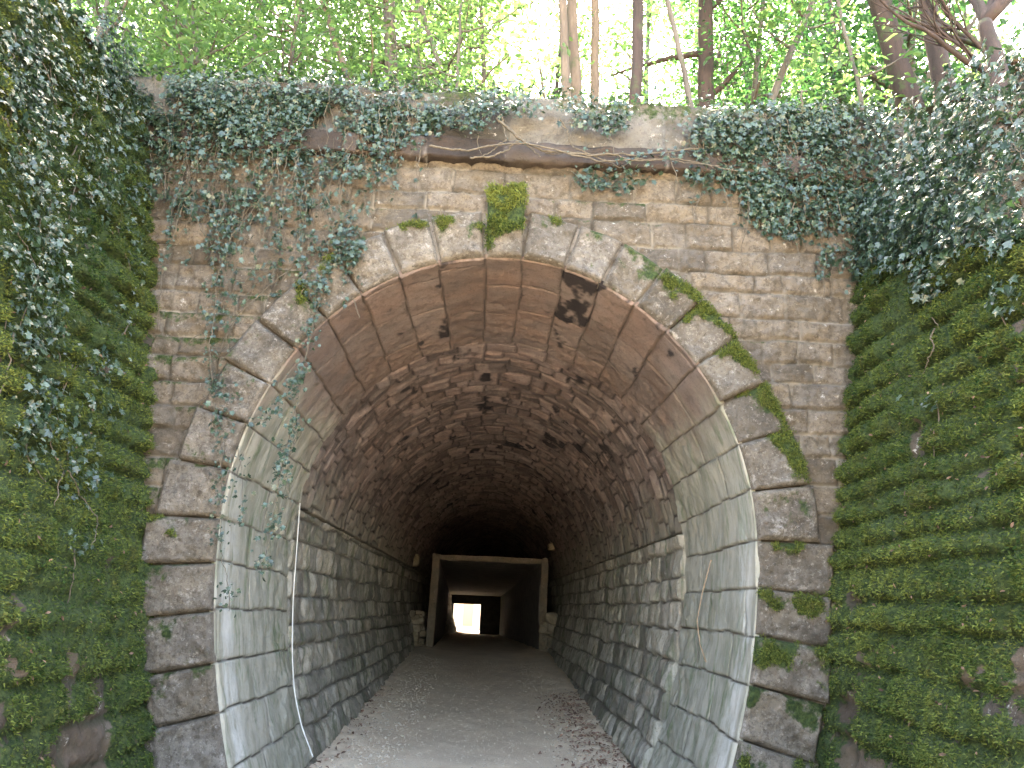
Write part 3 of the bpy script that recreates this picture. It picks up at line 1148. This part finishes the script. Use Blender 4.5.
lone_stone(408, 560, YB - .2, (.48, .6, .42), 'rounded pale stone jutting from the dark wall left of the concrete passage', 5, shift=.16)
lone_stone(553, 547, YB - .2, (.36, .5, .24), 'small wedge-shaped pale stone jutting from the dark wall right of the concrete passage', 6)
lone_stone(458, 558, YB + .16, (.52, .25, .2), 'flat stone lying on the concrete passage roof', 8)

# cable down the left side of the tunnel
pts = [at(300, 503, 2.2), at(297, 545, 2.2), at(293, 600, 2.2), at(292, 650, 2.15), at(294, 690, 2.1), at(301, 725, 2.0), at(313, 757, 1.9)]
pts = np.array(pts)
tt = np.linspace(0, len(pts) - 1, 60)
cp = np.stack([np.interp(tt, np.arange(len(pts)), pts[:, k]) for k in range(3)], 1)
for _ in range(8):
    cp[1:-1] = (cp[:-2] + 2 * cp[1:-1] + cp[2:]) / 4
mb = MB()
mb.tube(cp, .0072, 8)
tag(mb.build('cable', M['cable'], None), 'thin pale cable hanging down the left tunnel wall to the gravel', 'cable')
pts = np.array([at(711, 560, 1.0), at(703, 590, 1.1), at(697, 620, 1.15), at(700, 645, 1.15), at(706, 662, 1.1)])
pts[:, 0] += .0
mb = MB()
mb.tube(pts, .006, 5)
tag(mb.build('dry_stem', M['twig'], None), 'thin dry stem hanging on the right jamb of the entrance', 'stem')

# ------------------------------------------------------------------ IVY
def jitter_line(p0, p1, n, amp, rng):
    t = np.linspace(0, 1, n)[:, None]
    p = p0 + (p1 - p0) * t
    w = np.cumsum(rng.normal(0, amp, (n, 3)), 0)
    w -= t * w[-1]
    return p + w


def ell(rng, cx, cy, rx, ry, n, f, ang=0.):
    """points on a real surface: f maps a photo point to the wall"""
    out = []
    for _ in range(n):
        r, th = math.sqrt(rng.uniform()) * (.7 + .5 * rng.uniform()), rng.uniform(0, 6.283)
        u, v = rx * r * math.cos(th), ry * r * math.sin(th)
        out.append(f(cx + u * math.cos(ang) - v * math.sin(ang), cy + u * math.sin(ang) + v * math.cos(ang)))
    return np.array(out)


def front(px, py):
    return at(px, py, -.04)


def ivy(label, seed, clusters, strands, f, N, size=.055, top=None, stemlines=(), depth=.14, group=None, clump=True):
    rng = np.random.default_rng(seed)
    c = f(*clusters[0][:2]) if clusters else f(*strands[0][0])
    root = empty('ivy', c, label, 'ivy', group)
    lv, st = MB(), MB()
    N = np.array(N, float)
    made = [0]

    def one(line, rad_):
        made[0] += 1
        if made[0] > 100:
            st.tube(line, rad_, 5)
        else:
            m1 = MB()
            m1.tube(line, rad_, 6)
            m1.build('stem', M['vine'], root)

    for (px0, px1, py0, py1, ln0, ln1, num, nl_) in stemlines:
        for _ in range(num):
            q = f(rng.uniform(px0, px1), rng.uniform(py0, py1)) + N * rng.uniform(.04, .14)
            e = q + np.array([rng.normal(0, .16), 0, -rng.uniform(ln0, ln1)])
            C = jitter_line(q, e, 26, .011, rng)
            one(C, np.linspace(.004, .0018, 26))
            i = rng.integers(3, 26, nl_)
            i = i[vnoise(np.stack([i * .5, 0 * i, 0 * i + made[0] * 3.3], 1), 3) > -.15]
            leaves(lv, C[i] + rng.normal(0, .028, (len(i), 3)), np.tile(N + [0, 0, .4], (len(i), 1)), size * .9, rng)
    for (cx, cy, rx, ry, n, *ang) in clusters:
        P = ell(rng, cx, cy, rx, ry, n, f, math.radians(ang[0]) if ang else 0.)
        # growth in clumps: keep where a noise field is high
        keep = fbm(P * 2.6, seed + 3, 4) + rng.uniform(-.25, .25, n) > -.17
        P = P[keep]
        n = len(P)
        lift = rng.uniform(0, 1, n) ** 1.5 * depth * (.6 + .8 * sstep(fbm(P * 2, seed + 5, 2), -.3, .4))
        leaves(lv, P + N * (.02 + lift)[:, None], np.tile(N + [0, 0, .45], (n, 1)), size, rng)
        for k in range(max(1, n // 90)):
            q = P[rng.integers(n)]
            e = q + np.array([rng.normal(0, .15), rng.normal(0, .02), -rng.uniform(.2, .7)])
            if abs(N[1]) < .5:
                e = q + np.array([0, rng.normal(0, .2), -rng.uniform(.2, .6)])
                e[0] += -N[0] * -.173 * (q[2] - e[2]) * 0
            one(jitter_line(q + N * .03, e + N * rng.uniform(.02, .1), 10, .012, rng), np.linspace(.006, .003, 10))
    for (line, nleaf, rad, w) in strands:
        L = np.array([f(*p) for p in line])
        tt = np.linspace(0, len(L) - 1, 14 * len(L))
        C = np.stack([np.interp(tt, np.arange(len(L)), L[:, k]) for k in range(3)], 1)
        C += np.cumsum(rng.normal(0, .006, C.shape), 0)
        C += N * .05
        one(C, np.linspace(rad, rad * .5, len(C)))
        if nleaf:
            i = rng.integers(0, len(C), nleaf)
            # leaves bunch along the strand
            keep = vnoise(np.stack([i * .22, 0 * i, 0 * i + seed], 1), seed) + rng.uniform(-.5, .5, nleaf) > -.15
            i = i[keep]
            P = C[i] + rng.normal(0, w, (len(i), 3)) * np.array([1, .5, 1])
            P += N * np.abs(rng.normal(0, .03, len(i)))[:, None]
            leaves(lv, P, np.tile(N + [0, 0, .4], (len(P), 1)), size * .85, rng)
    if top is not None:
        n, x0, x1 = top
        X = rng.uniform(x0, x1, n)
        Y = rng.uniform(-.12, .75, n)
        P = np.stack([X, Y, 7.40 + rng.uniform(0, 1, n) ** 2 * .20 + .06 * fbm(np.stack([X * 2, Y * 2, 0 * X], 1), seed, 3)], 1)
        leaves(lv, P, np.tile([0, -.35, .8], (n, 1)), size, rng, down=.5)
    if st.n:
        tag(st.build('fine_stems', M['vine'], root), kind='stuff')
    lv.build('leaves', M['ivy'], root, False)
    return root


ivy('dense ivy draped over the left end of the parapet, bare stems hanging below', 101,
    [(150, 100, 26, 26, 700), (160, 118, 40, 34, 800), (200, 125, 70, 26, 900), (290, 122, 80, 26, 1100), (375, 122, 70, 22, 800), (340, 150, 60, 22, 420), (185, 110, 62, 28, 1300), (150, 150, 26, 55, 600), (260, 112, 70, 28, 1200), (340, 112, 70, 24, 900), (420, 112, 50, 17, 420), (300, 150, 60, 30, 420),
     (200, 140, 60, 22, 700), (300, 138, 60, 20, 600), (390, 140, 50, 18, 330), (250, 180, 90, 40, 420), (230, 195, 50, 38, 240), (355, 165, 34, 26, 260), (180, 175, 30, 40, 160)],
    [([(240, 95), (226, 150), (210, 215)], 30, .008, .03), ([(262, 100), (250, 180), (243, 250)], 25, .006, .03), ([(292, 110), (280, 165), (286, 230)], 25, .006, .03),
     ([(310, 90), (318, 160), (300, 215)], 20, .006, .03), ([(330, 110), (342, 170), (352, 225)], 40, .007, .04), ([(200, 110), (188, 160), (170, 230)], 20, .006, .03),
     ([(380, 105), (345, 165), (300, 200), (255, 215)], 40, .006, .03), ([(400, 110), (372, 180), (362, 220)], 20, .006, .03),
     ([(210, 240), (190, 210), (168, 270), (160, 330)], 8, .007, .02), ([(352, 222), (300, 262), (262, 296), (225, 345), (190, 440)], 12, .008, .02),
     ([(270, 130), (262, 200), (268, 270), (258, 300)], 14, .004, .02), ([(232, 150), (228, 220), (236, 300)], 16, .004, .02),
     ([(318, 130), (326, 180), (316, 240)], 14, .004, .02)],
    front, (0, -1, 0), top=(2300, -4.4, -.7), stemlines=[(165, 420, 88, 130, .5, 1.3, 46, 22), (175, 400, 120, 200, .6, 1.6, 40, 34), (200, 340, 190, 260, .5, 1.0, 16, 22)])
ivy('sparse ivy strand trailing down beside the left springing of the arch', 102, [(222, 330, 14, 30, 60), (225, 410, 12, 40, 90)],
    [([(238, 215), (220, 290), (214, 350), (222, 420), (228, 500), (226, 560), (230, 615)], 420, .006, .05), ([(225, 300), (232, 380), (238, 440), (236, 520)], 160, .004, .05)],
    front, (0, -1, 0), size=.045)
ivy('ivy strand hanging free across the left haunch of the arch opening', 103, [(352, 250, 16, 22, 170), (318, 290, 13, 26, 110)],
    [([(356, 215), (345, 255), (322, 292), (314, 350), (304, 410), (294, 455), (286, 520), (276, 585)], 460, .006, .045), ([(322, 300), (300, 370), (275, 415), (255, 420)], 180, .004, .05),
     ([(300, 420), (290, 470), (292, 500)], 80, .004, .035)],
    lambda a, b: at(a, b, -.10), (0, -1, 0), size=.05)
ivy('low ivy and tangled bare stems over the middle of the parapet', 104, [(505, 108, 45, 12, 300), (580, 116, 50, 15, 420), (612, 122, 18, 16, 160), (468, 122, 30, 14, 160), (655, 160, 30, 20, 60)],
    [([(430, 150), (470, 158), (530, 152), (600, 168), (680, 162), (740, 176)], 14, .012, .04), ([(560, 120), (575, 150), (620, 165), (660, 150)], 10, .008, .03), ([(497, 122), (512, 140), (540, 158), (590, 160), (640, 158), (700, 150)], 12, .016, .03), ([(470, 160), (500, 156), (520, 148), (545, 160)], 5, .012, .03),
     ([(500, 118), (508, 145), (490, 163)], 4, .010, .02), ([(545, 155), (600, 150), (660, 162), (720, 165)], 8, .008, .03), ([(420, 150), (424, 180), (434, 200)], 0, .006, .02)],
    lambda a, b: at(a, b, -.15), (0, -1, 0), top=(1300, -.7, 1.9))
ivy('dark green ivy hanging over the right corner of the portal below the cornice', 105,
    [(790, 128, 95, 22, 1600), (810, 165, 70, 22, 900), (760, 140, 80, 24, 1000), (850, 150, 55, 50, 1300), (800, 205, 60, 38, 1500), (720, 150, 60, 22, 500), (780, 175, 60, 24, 700), (862, 235, 42, 55, 1100), (720, 180, 45, 20, 380), (612, 180, 42, 14, 230), (745, 205, 30, 20, 260),
     (840, 270, 26, 22, 260)],
    [([(800, 92), (802, 150), (806, 180), (830, 198), (872, 182), (915, 130)], 5, .011, .02), ([(806, 180), (782, 178)], 0, .007, .01), ([(806, 182), (792, 200)], 0, .006, .01),
     ([(780, 140), (800, 180), (818, 172)], 0, .008, .02), ([(700, 120), (698, 160), (690, 200)], 30, .006, .03)],
    front, (0, -1, 0), top=(1300, 1.9, 4.6), stemlines=[(690, 870, 110, 170, .3, .8, 24, 14)])
RS = lambda a, b: on_side(a, b, 1)
LS = lambda a, b: on_side(a, b, -1)
ivy('glossy dark ivy covering the top of the mossy wall on the right', 106,
    [(905, 180, 45, 70, 1500), (960, 160, 60, 80, 2000), (1010, 130, 40, 80, 1300), (930, 250, 40, 45, 800), (880, 240, 25, 45, 600), (1000, 235, 30, 30, 260), (935, 292, 18, 14, 60), (1012, 300, 14, 22, 50),
     (940, 405, 9, 6, 14)],
    [([(905, 238), (940, 230), (975, 222), (1000, 195)], 6, .012, .02), ([(905, 238), (907, 275)], 4, .010, .02), ([(942, 330), (944, 355), (925, 385)], 6, .006, .02),
     ([(960, 130), (930, 165), (905, 190)], 5, .010, .02)],
    RS, (-1, 0, .16), size=.062, depth=.2)
ivy('pale glinting ivy scattered down the mossy wall on the left', 107,
    [(108, 55, 22, 45, 700), (30, 60, 55, 65, 1600), (90, 110, 45, 45, 800), (20, 170, 32, 70, 620), (25, 260, 34, 60, 560), (35, 350, 36, 50, 460), (60, 410, 50, 40, 300), (75, 480, 26, 28, 120), (75, 190, 28, 60, 220),
     (110, 170, 30, 60, 420), (128, 230, 14, 70, 200), (95, 365, 22, 16, 60), (65, 545, 16, 14, 45), (135, 120, 18, 30, 300), (20, 440, 24, 30, 150), (115, 320, 20, 30, 40)],
    [([(0, 120), (12, 140), (20, 160)], 0, .012, .01), ([(100, 60), (70, 200), (52, 330), (60, 430), (70, 545)], 90, .006, .04), ([(60, 470), (90, 520), (75, 545)], 10, .005, .03)],
    LS, (1, 0, .17), size=.05, depth=.16)

# ground ivy / brambles on the banks
def cover(label, seed, region, n, size, name='ground_cover'):
    rng = np.random.default_rng(seed)
    P = region(rng, n)
    keep = fbm(P * 1.6, seed, 3) + rng.uniform(-.4, .4, len(P)) > -.2
    P = P[keep]
    mb = MB()
    P[:, 2] += rng.uniform(0, 1, len(P)) ** 2 * .22
    leaves(mb, P, np.tile([0, -.3, .8], (len(P), 1)), size, rng, down=.3)
    return tag(mb.build(name, M['ivy'], None, False), label, 'ground cover', kind='stuff')


def reg_right(rng, n):
    y = -8.5 + 9.1 * rng.uniform(0, 1, n) ** .6
    u = rng.uniform(0, 1, n) ** 1.3 * 4.5
    x = RW[0] + RW[1] * rtop(y) - .05 + u
    return np.stack([x, y, side_z(x, y, 1) + .01], 1)


def reg_left(rng, n):
    y = -8.5 + 9.1 * rng.uniform(0, 1, n) ** .6
    u = rng.uniform(0, 1, n) ** 1.5 * 3
    x = -(LW[0] + LW[1] * ltop(y) - .05 + u)
    return np.stack([x, y, side_z(x, y, -1) + .01], 1)


def reg_rear(rng, n):
    y = .55 + rng.uniform(0, 1, n) ** 1.5 * 6
    x = rng.uniform(-7, 8, n)
    return np.stack([x, y, hill_z(x, y) + .01], 1)


cover('trailing ivy carpeting the bank above the right wall', 111, reg_right, 17000, .07)
cover('trailing ivy carpeting the bank above the left wall', 112, reg_left, 9000, .065)
cover('low ivy and brambles on the slope behind the parapet', 113, reg_rear, 6000, .065)
rng = np.random.default_rng(115)
n = 5000
x, y = rng.uniform(-6, 9, n), .6 + rng.uniform(0, 1, n) ** 1.5 * 6
mb = MB()
leaves(mb, np.stack([x, y, hill_z(x, y) + .03], 1), np.tile([0, 0, 1.], (n, 1)), .07, rng, 'oval', 0, .5)
y2 = rng.uniform(-3, .6, 1600)
x2 = RW[0] + RW[1] * rtop(y2) + rng.uniform(.3, 3, 1600)
leaves(mb, np.stack([x2, y2, side_z(x2, y2, 1) + .04], 1), np.tile([-.5, 0, 1.], (1600, 1)), .07, rng, 'oval', 0, .5)
tag(mb.build('dead_leaf_carpet', M['litter'], None, False), 'dry brown leaves covering the woodland floor above the portal', 'leaf litter', kind='stuff')

# ------------------------------------------------------------------ TREES
def grow(base, top, r0, r1, rng, wob=.03, n=22):
    t = np.linspace(0, 1, n)[:, None]
    P = base + (top - base) * t
    L = np.linalg.norm(top - base)
    w = np.cumsum(rng.normal(0, wob * L / n, (n, 3)), 0)
    w[:, 2] *= .3
    w -= w[:1]
    P = P + w - t ** 1.0 * w[-1] * .6
    R = r0 + (r1 - r0) * t[:, 0] ** .85
    R = R * (1 + .5 * np.exp(-t[:, 0] * L / .35))
    return P, R


def limb(mb, start, direc, length, r0, rng, n=10, bend=.25):
    d = np.array(direc, float)
    d /= np.linalg.norm(d)
    P = [np.array(start, float)]
    st = length / n
    for _ in range(n):
        d = d + rng.normal(0, bend / 2.2, 3) + np.array([0, 0, .04])
        d /= np.linalg.norm(d)
        P.append(P[-1] + d * st)
    P = np.array(P)
    mb.tube(P, np.linspace(r0, max(r0 * .18, .004), n + 1), 6)
    return P


def spray(mb, C, n, rad, size, rng, flat=.35):
    """a leafy twig end: flattish clump of leaves"""
    d = rng.normal(0, 1, (n, 3)) * np.array([1, 1, flat]) * rad
    leaves(mb, C + d, np.tile([0, -.15, .9], (n, 1)), size, rng, 'oval', .35, .55)


def tree(name, label, cat, base, top, r0, leafm, barkm, seed, height=9., nl=10, ln=1.6, low=.25, leafn=45, lsize=.085, group=None, sprays=7, crown_r=.32, wob=.03):
    """base/top = two points on the stem; it goes on in that direction to the full height"""
    rng = np.random.default_rng(seed)
    base, top = np.array(base, float), np.array(top, float)
    d = (top - base) / np.linalg.norm(top - base)
    zb = hill_z(np.array([base[0]]), np.array([base[1]]))[0] if base[1] > .5 else side_z(np.array([base[0]]), np.array([base[1]]), 1 if base[0] > 0 else -1)[0]
    r0 = r0 * 1.25
    b0 = base + d * ((zb - .15 - base[2]) / max(d[2], .3))
    e = b0 + (d + np.array([0, 0, .25])) / np.linalg.norm(d + np.array([0, 0, .25])) * height
    # bend upright above the visible part
    mid = b0 + d * min(height * .45, 4)
    P1, R1 = grow(b0, mid, r0, r0 * .78, rng, wob)
    P2, R2 = grow(mid, mid + (e - b0) * .55, r0 * .78, r0 * .25, rng, wob)
    P = np.concatenate([P1, P2[1:]])
    R = np.concatenate([R1, np.minimum(R2[1:], R1[-1])])
    root = empty(name, b0, label, cat, group)
    tr, cr = MB(), MB()
    tr.tube(P, R, 10)
    for k in range(nl):
        t = low + (1 - low) * (k + rng.uniform(0, 1)) / nl
        i = int(t * (len(P) - 1))
        a = rng.uniform(0, 6.283)
        q = limb(tr, P[i], (math.cos(a), math.sin(a), rng.uniform(.1, .8)), ln * rng.uniform(.6, 1.3) * (1.15 - .5 * t), R[i] * .45 + .006, rng)
        for j in range(sprays):
            c = q[rng.integers(3, len(q))] + rng.normal(0, .28, 3)
            spray(cr, c, leafn, crown_r, lsize, rng)
    spray(cr, P[-1], leafn * 3, .5, lsize, rng, .7)
    tr.build('trunk', barkm, root)
    if cr.n:
        cr.build('crown', leafm, root, False)
    return root


def pt(p0, p1, y):
    return at(*p0, y), at(*p1, y)


T = [  # label, p_base, p_top, y, radius, leaf, bark, height, limbs, low
    ('slim tan trunk, left one of the close pair above the keystone', (567, 104), (561, 0), 1.6, .055, 'leaf', 'bark_tan', 11, 9, .5),
    ('slim tan trunk, right one of the close pair above the keystone', (578, 104), (574, 0), 1.9, .07, 'leaf', 'bark_tan', 12, 9, .5),
    ('single straight tan trunk between the close pair and the dark reddish trunk', (594, 103), (595, 0), 2.2, .058, 'leaf', 'bark_tan', 11, 9, .5),
    ('dark reddish straight trunk at the edge of the bare parapet', (635, 108), (638, 0), 1.3, .068, 'leaf_dark', 'bark_dark', 12, 9, .5),
    ('thick dark trunk with green foliage round it above the grey parapet stone', (706, 112), (705, 0), 2.6, .11, 'leaf_dark', 'bark_dark', 12, 16, .2),
    ('thick mossy trunk leaning left above the ivied right corner', (911, 108), (878, 0), 1.2, .125, 'leaf_dark', 'bark_dark', 12, 9, .5),
    ('thick bare reddish-grey trunk at the top of the right bank', (946, 92), (929, 0), 1.0, .105, 'leaf', 'bark_dark', 12, 8, .55),
    ('grey trunk half hidden in bright leaves above the left parapet', (391, 92), (387, 0), 3.2, .10, 'leaf', 'bark_grey', 12, 18, .12),
    ('very thin straight grey stem left of the white sky gap', (484, 96), (481, 0), 3.0, .032, 'leaf', 'bark_grey', 9, 10, .3),
    ('thin bare stem leaning left beside the thick dark trunk', (692, 110), (668, 0), 1.5, .034, 'leaf_dark', 'bark_grey', 8, 7, .5),
    ('thin stem leaning right toward the maple sapling', (768, 110), (814, 0), 2.4, .05, 'leaf_dark', 'bark_grey', 9, 10, .35),
    ('thin upright stem right of the thick dark trunk', (752, 110), (762, 0), 3.0, .04, 'leaf_dark', 'bark_grey', 9, 12, .2),
    ('thin leaning stem over the left parapet ivy', (352, 88), (322, 0), 2.6, .045, 'leaf', 'bark_tan', 9, 14, .15),
    ('slanting thin stem right of the half hidden grey trunk', (448, 92), (425, 20), 2.8, .035, 'leaf', 'bark_grey', 8, 12, .2),
]
for k, (lab, pb, ptp, y, r, lf, bk, hh, nl, low) in enumerate(T):
    b_, t_ = pt(pb, ptp, y)
    tree('woodland_tree', lab, 'tree', b_, t_, r, M[lf], M[bk], 300 + k, hh, nl, 1.5, low, 32, .075, 'trees along the edge above the portal')

# leafy saplings close to the wall top
SP = [
    ('bright green leafy branches overhanging the top of the mossy wall on the left', (92, 70), (110, 0), -.35, 'leaf', 26),
    ('leafy bright green sapling at the far left above the ivied wall', (120, 110), (90, 0), 1.6, 'leaf', 34),
    ('leafy bright green sapling above the left end of the parapet', (200, 90), (190, 0), 1.4, 'leaf', 36),
    ('leafy bright green sapling midway between the left end and the half hidden grey trunk', (285, 88), (300, 0), 1.8, 'leaf', 32),
    ('small leafy sapling just left of the half hidden grey trunk', (345, 92), (362, 0), 4.2, 'leaf', 30),
    ('broad leaved maple sapling in front of the leaning mossy trunk', (862, 112), (838, 0), .9, 'leaf', 9),
    ('dark leaved bush behind the thick dark trunk', (730, 112), (722, 0), 3.6, 'leaf_dark', 20),
    ('forked bare sapling standing in the white sky gap', (545, 100), (530, 10), 3.4, 'leaf', 6),
    ('thin leafy sapling left of the white sky gap', (455, 98), (462, 0), 2.0, 'leaf', 10),
]
for k, (lab, pb, ptp, y, lf, nl) in enumerate(SP):
    b_, t_ = pt(pb, ptp, y)
    tree('sapling', lab, 'sapling', b_, t_, .022, M[lf], M['bark_grey'], 400 + k, 4.6, nl, 1.25, .06, 20, .085 if 'maple' not in lab else .12,
         'saplings above the portal', sprays=5 if k != 7 else 1, crown_r=.28, wob=.06)

# leaning bush of bare branches at the top right
rng = np.random.default_rng(55)
b_ = at(1000, 78, -.6)
b_[2] = side_z(np.array([b_[0]]), np.array([b_[1]]), 1)[0]
root = empty('leaning_tree', b_, 'dark leaning tree with bare limbs fanning left at the top right bank', 'tree')
tr, cr = MB(), MB()
base = np.array(b_)
P, R = grow(base - [0, 0, .5], base + np.array([.15, .3, 1.2]), .15, .075, rng, .05)
tr.tube(P, R, 10)
for k in range(8):
    a = -rng.uniform(.2, 1.2)
    q = limb(tr, P[rng.integers(6, 20)], (-1.0, rng.uniform(-.3, .5), rng.uniform(.25, 1.3)), rng.uniform(1.0, 1.9), rng.uniform(.018, .04), rng, 12, .22)
    for j in range(3):
        q2 = limb(tr, q[rng.integers(3, 10)], (-.7, rng.uniform(-.6, .6), rng.uniform(.1, 1)), rng.uniform(.5, 1.0), .012, rng, 8, .3)
        if rng.uniform() < .35:
            spray(cr, q2[-1], 14, .2, .07, rng)
for k in range(7):
    q = limb(tr, P[-1], (rng.uniform(-.2, 1.2), rng.uniform(-.5, .6), 1.0), rng.uniform(1.5, 3.), .06, rng, 12, .2)
    spray(cr, q[-1], 80, .45, .08, rng)
tr.build('trunk', M['bark_dark'], root)
cr.build('crown', M['leaf_dark'], root, False)

# taller wood further back: a few models, copied
protos = []
for k in range(5):
    tr_ = tree('background_tree', 'tall slender tree in the pale wood behind the first row of trunks', 'tree', (0, 20 + k, hill_z(np.array([0.]), np.array([20. + k]))[0]),
               (rng.uniform(-.6, .6), 20 + k, hill_z(np.array([0.]), np.array([20. + k]))[0] + 6), rng.uniform(.07, .14), M['leaf' if k % 2 == 0 else 'leaf_dark'],
               M['bark_grey' if k != 2 else 'bark_dark'], 500 + k, 17, 34, 2.8, .10, 32, .14, 'trees of the wood behind', sprays=6, crown_r=.5)
    protos.append(tr_)
rng = np.random.default_rng(66)
spots = []
for k in range(64):
    y = rng.uniform(5.5, 30)
    half = 4 + .72 * (y + 8)
    for _ in range(30):
        x = rng.uniform(-half, half)
        # the wood is thin in the middle, where the sky is white
        dens = 1 - .8 * math.exp(-((x / (y + 7) - .09) / .14) ** 2)
        if all((x - a) ** 2 + (y - b) ** 2 > 2.2 for a, b in spots) and rng.uniform() < dens * (1. if x < 0 else .75):
            break
    spots.append((x, y))
for k, (x, y) in enumerate(spots):
    p = protos[k % 5]
    if k < 5:
        o = p
    else:
        o = p.copy()
        COL.objects.link(o)
        for ch in p.children:
            c = ch.copy()
            COL.objects.link(c)
            c.parent = o
    o.location = (x, y, hill_z(np.array([x]), np.array([y]))[0] - .15)
    o.rotation_euler = (0, 0, rng.uniform(0, 6.28))
    s_ = rng.uniform(.8, 1.2)
    o.scale = (s_, s_, s_)

# ------------------------------------------------------------------ light
SUN_EL, SUN_AZ = math.radians(58), math.radians(7)   # azimuth measured from +Y toward +X
w = bpy.data.worlds.new('World')
S.world = w
w.use_nodes = True
nt = w.node_tree
bg = nt.nodes['Background']
sky = nt.nodes.new('ShaderNodeTexSky')
sky.sky_type = 'NISHITA'
sky.sun_disc = False
sky.sun_elevation = SUN_EL
sky.sun_rotation = SUN_AZ
sky.air_density = 1.0
sky.dust_density = 3.0
sky.ozone_density = .6
nt.links.new(sky.outputs[0], bg.inputs[0])
bg.inputs[1].default_value = .15
L = bpy.data.lights.new('Sun', 'SUN')
L.energy = 4.2
L.angle = math.radians(.5)
L.color = (1, .94, .84)
lo = bpy.data.objects.new('Sun', L)
COL.objects.link(lo)
dv = Vector((math.sin(SUN_AZ) * math.cos(SUN_EL), math.cos(SUN_AZ) * math.cos(SUN_EL), math.sin(SUN_EL)))
lo.rotation_euler = dv.to_track_quat('Z', 'Y').to_euler()

# ------------------------------------------------------------------ camera
cam = bpy.data.cameras.new('Camera')
co = bpy.data.objects.new('Camera', cam)
COL.objects.link(co)
cam.sensor_width = 36
cam.lens = FPX / 1024 * 36
cam.clip_start = .05
cam.clip_end = 3000
co.location = ORG
from mathutils import Matrix
co.rotation_mode = 'QUATERNION'
rot = Matrix.Rotation(YAW, 3, 'Z') @ Matrix.Rotation(math.pi / 2 + PITCH, 3, 'X') @ Matrix.Rotation(ROLL, 3, 'Z')
co.rotation_quaternion = rot.to_quaternion()
S.camera = co

S.view_settings.view_transform = 'Standard'
S.view_settings.look = 'None'
S.view_settings.exposure = 4.45
S.view_settings.use_white_balance = True
S.view_settings.white_balance_temperature = 8000
S.view_settings.white_balance_tint = 12
S.view_settings.gamma = 1
S.cycles.max_bounces = 10
S.cycles.diffuse_bounces = 8
S.cycles.transmission_bounces = 4
S.cycles.glossy_bounces = 2
S.cycles.caustics_reflective = False
S.cycles.use_denoising = True
try:
    S.cycles.denoiser = 'OPENIMAGEDENOISE'
except Exception:
    pass
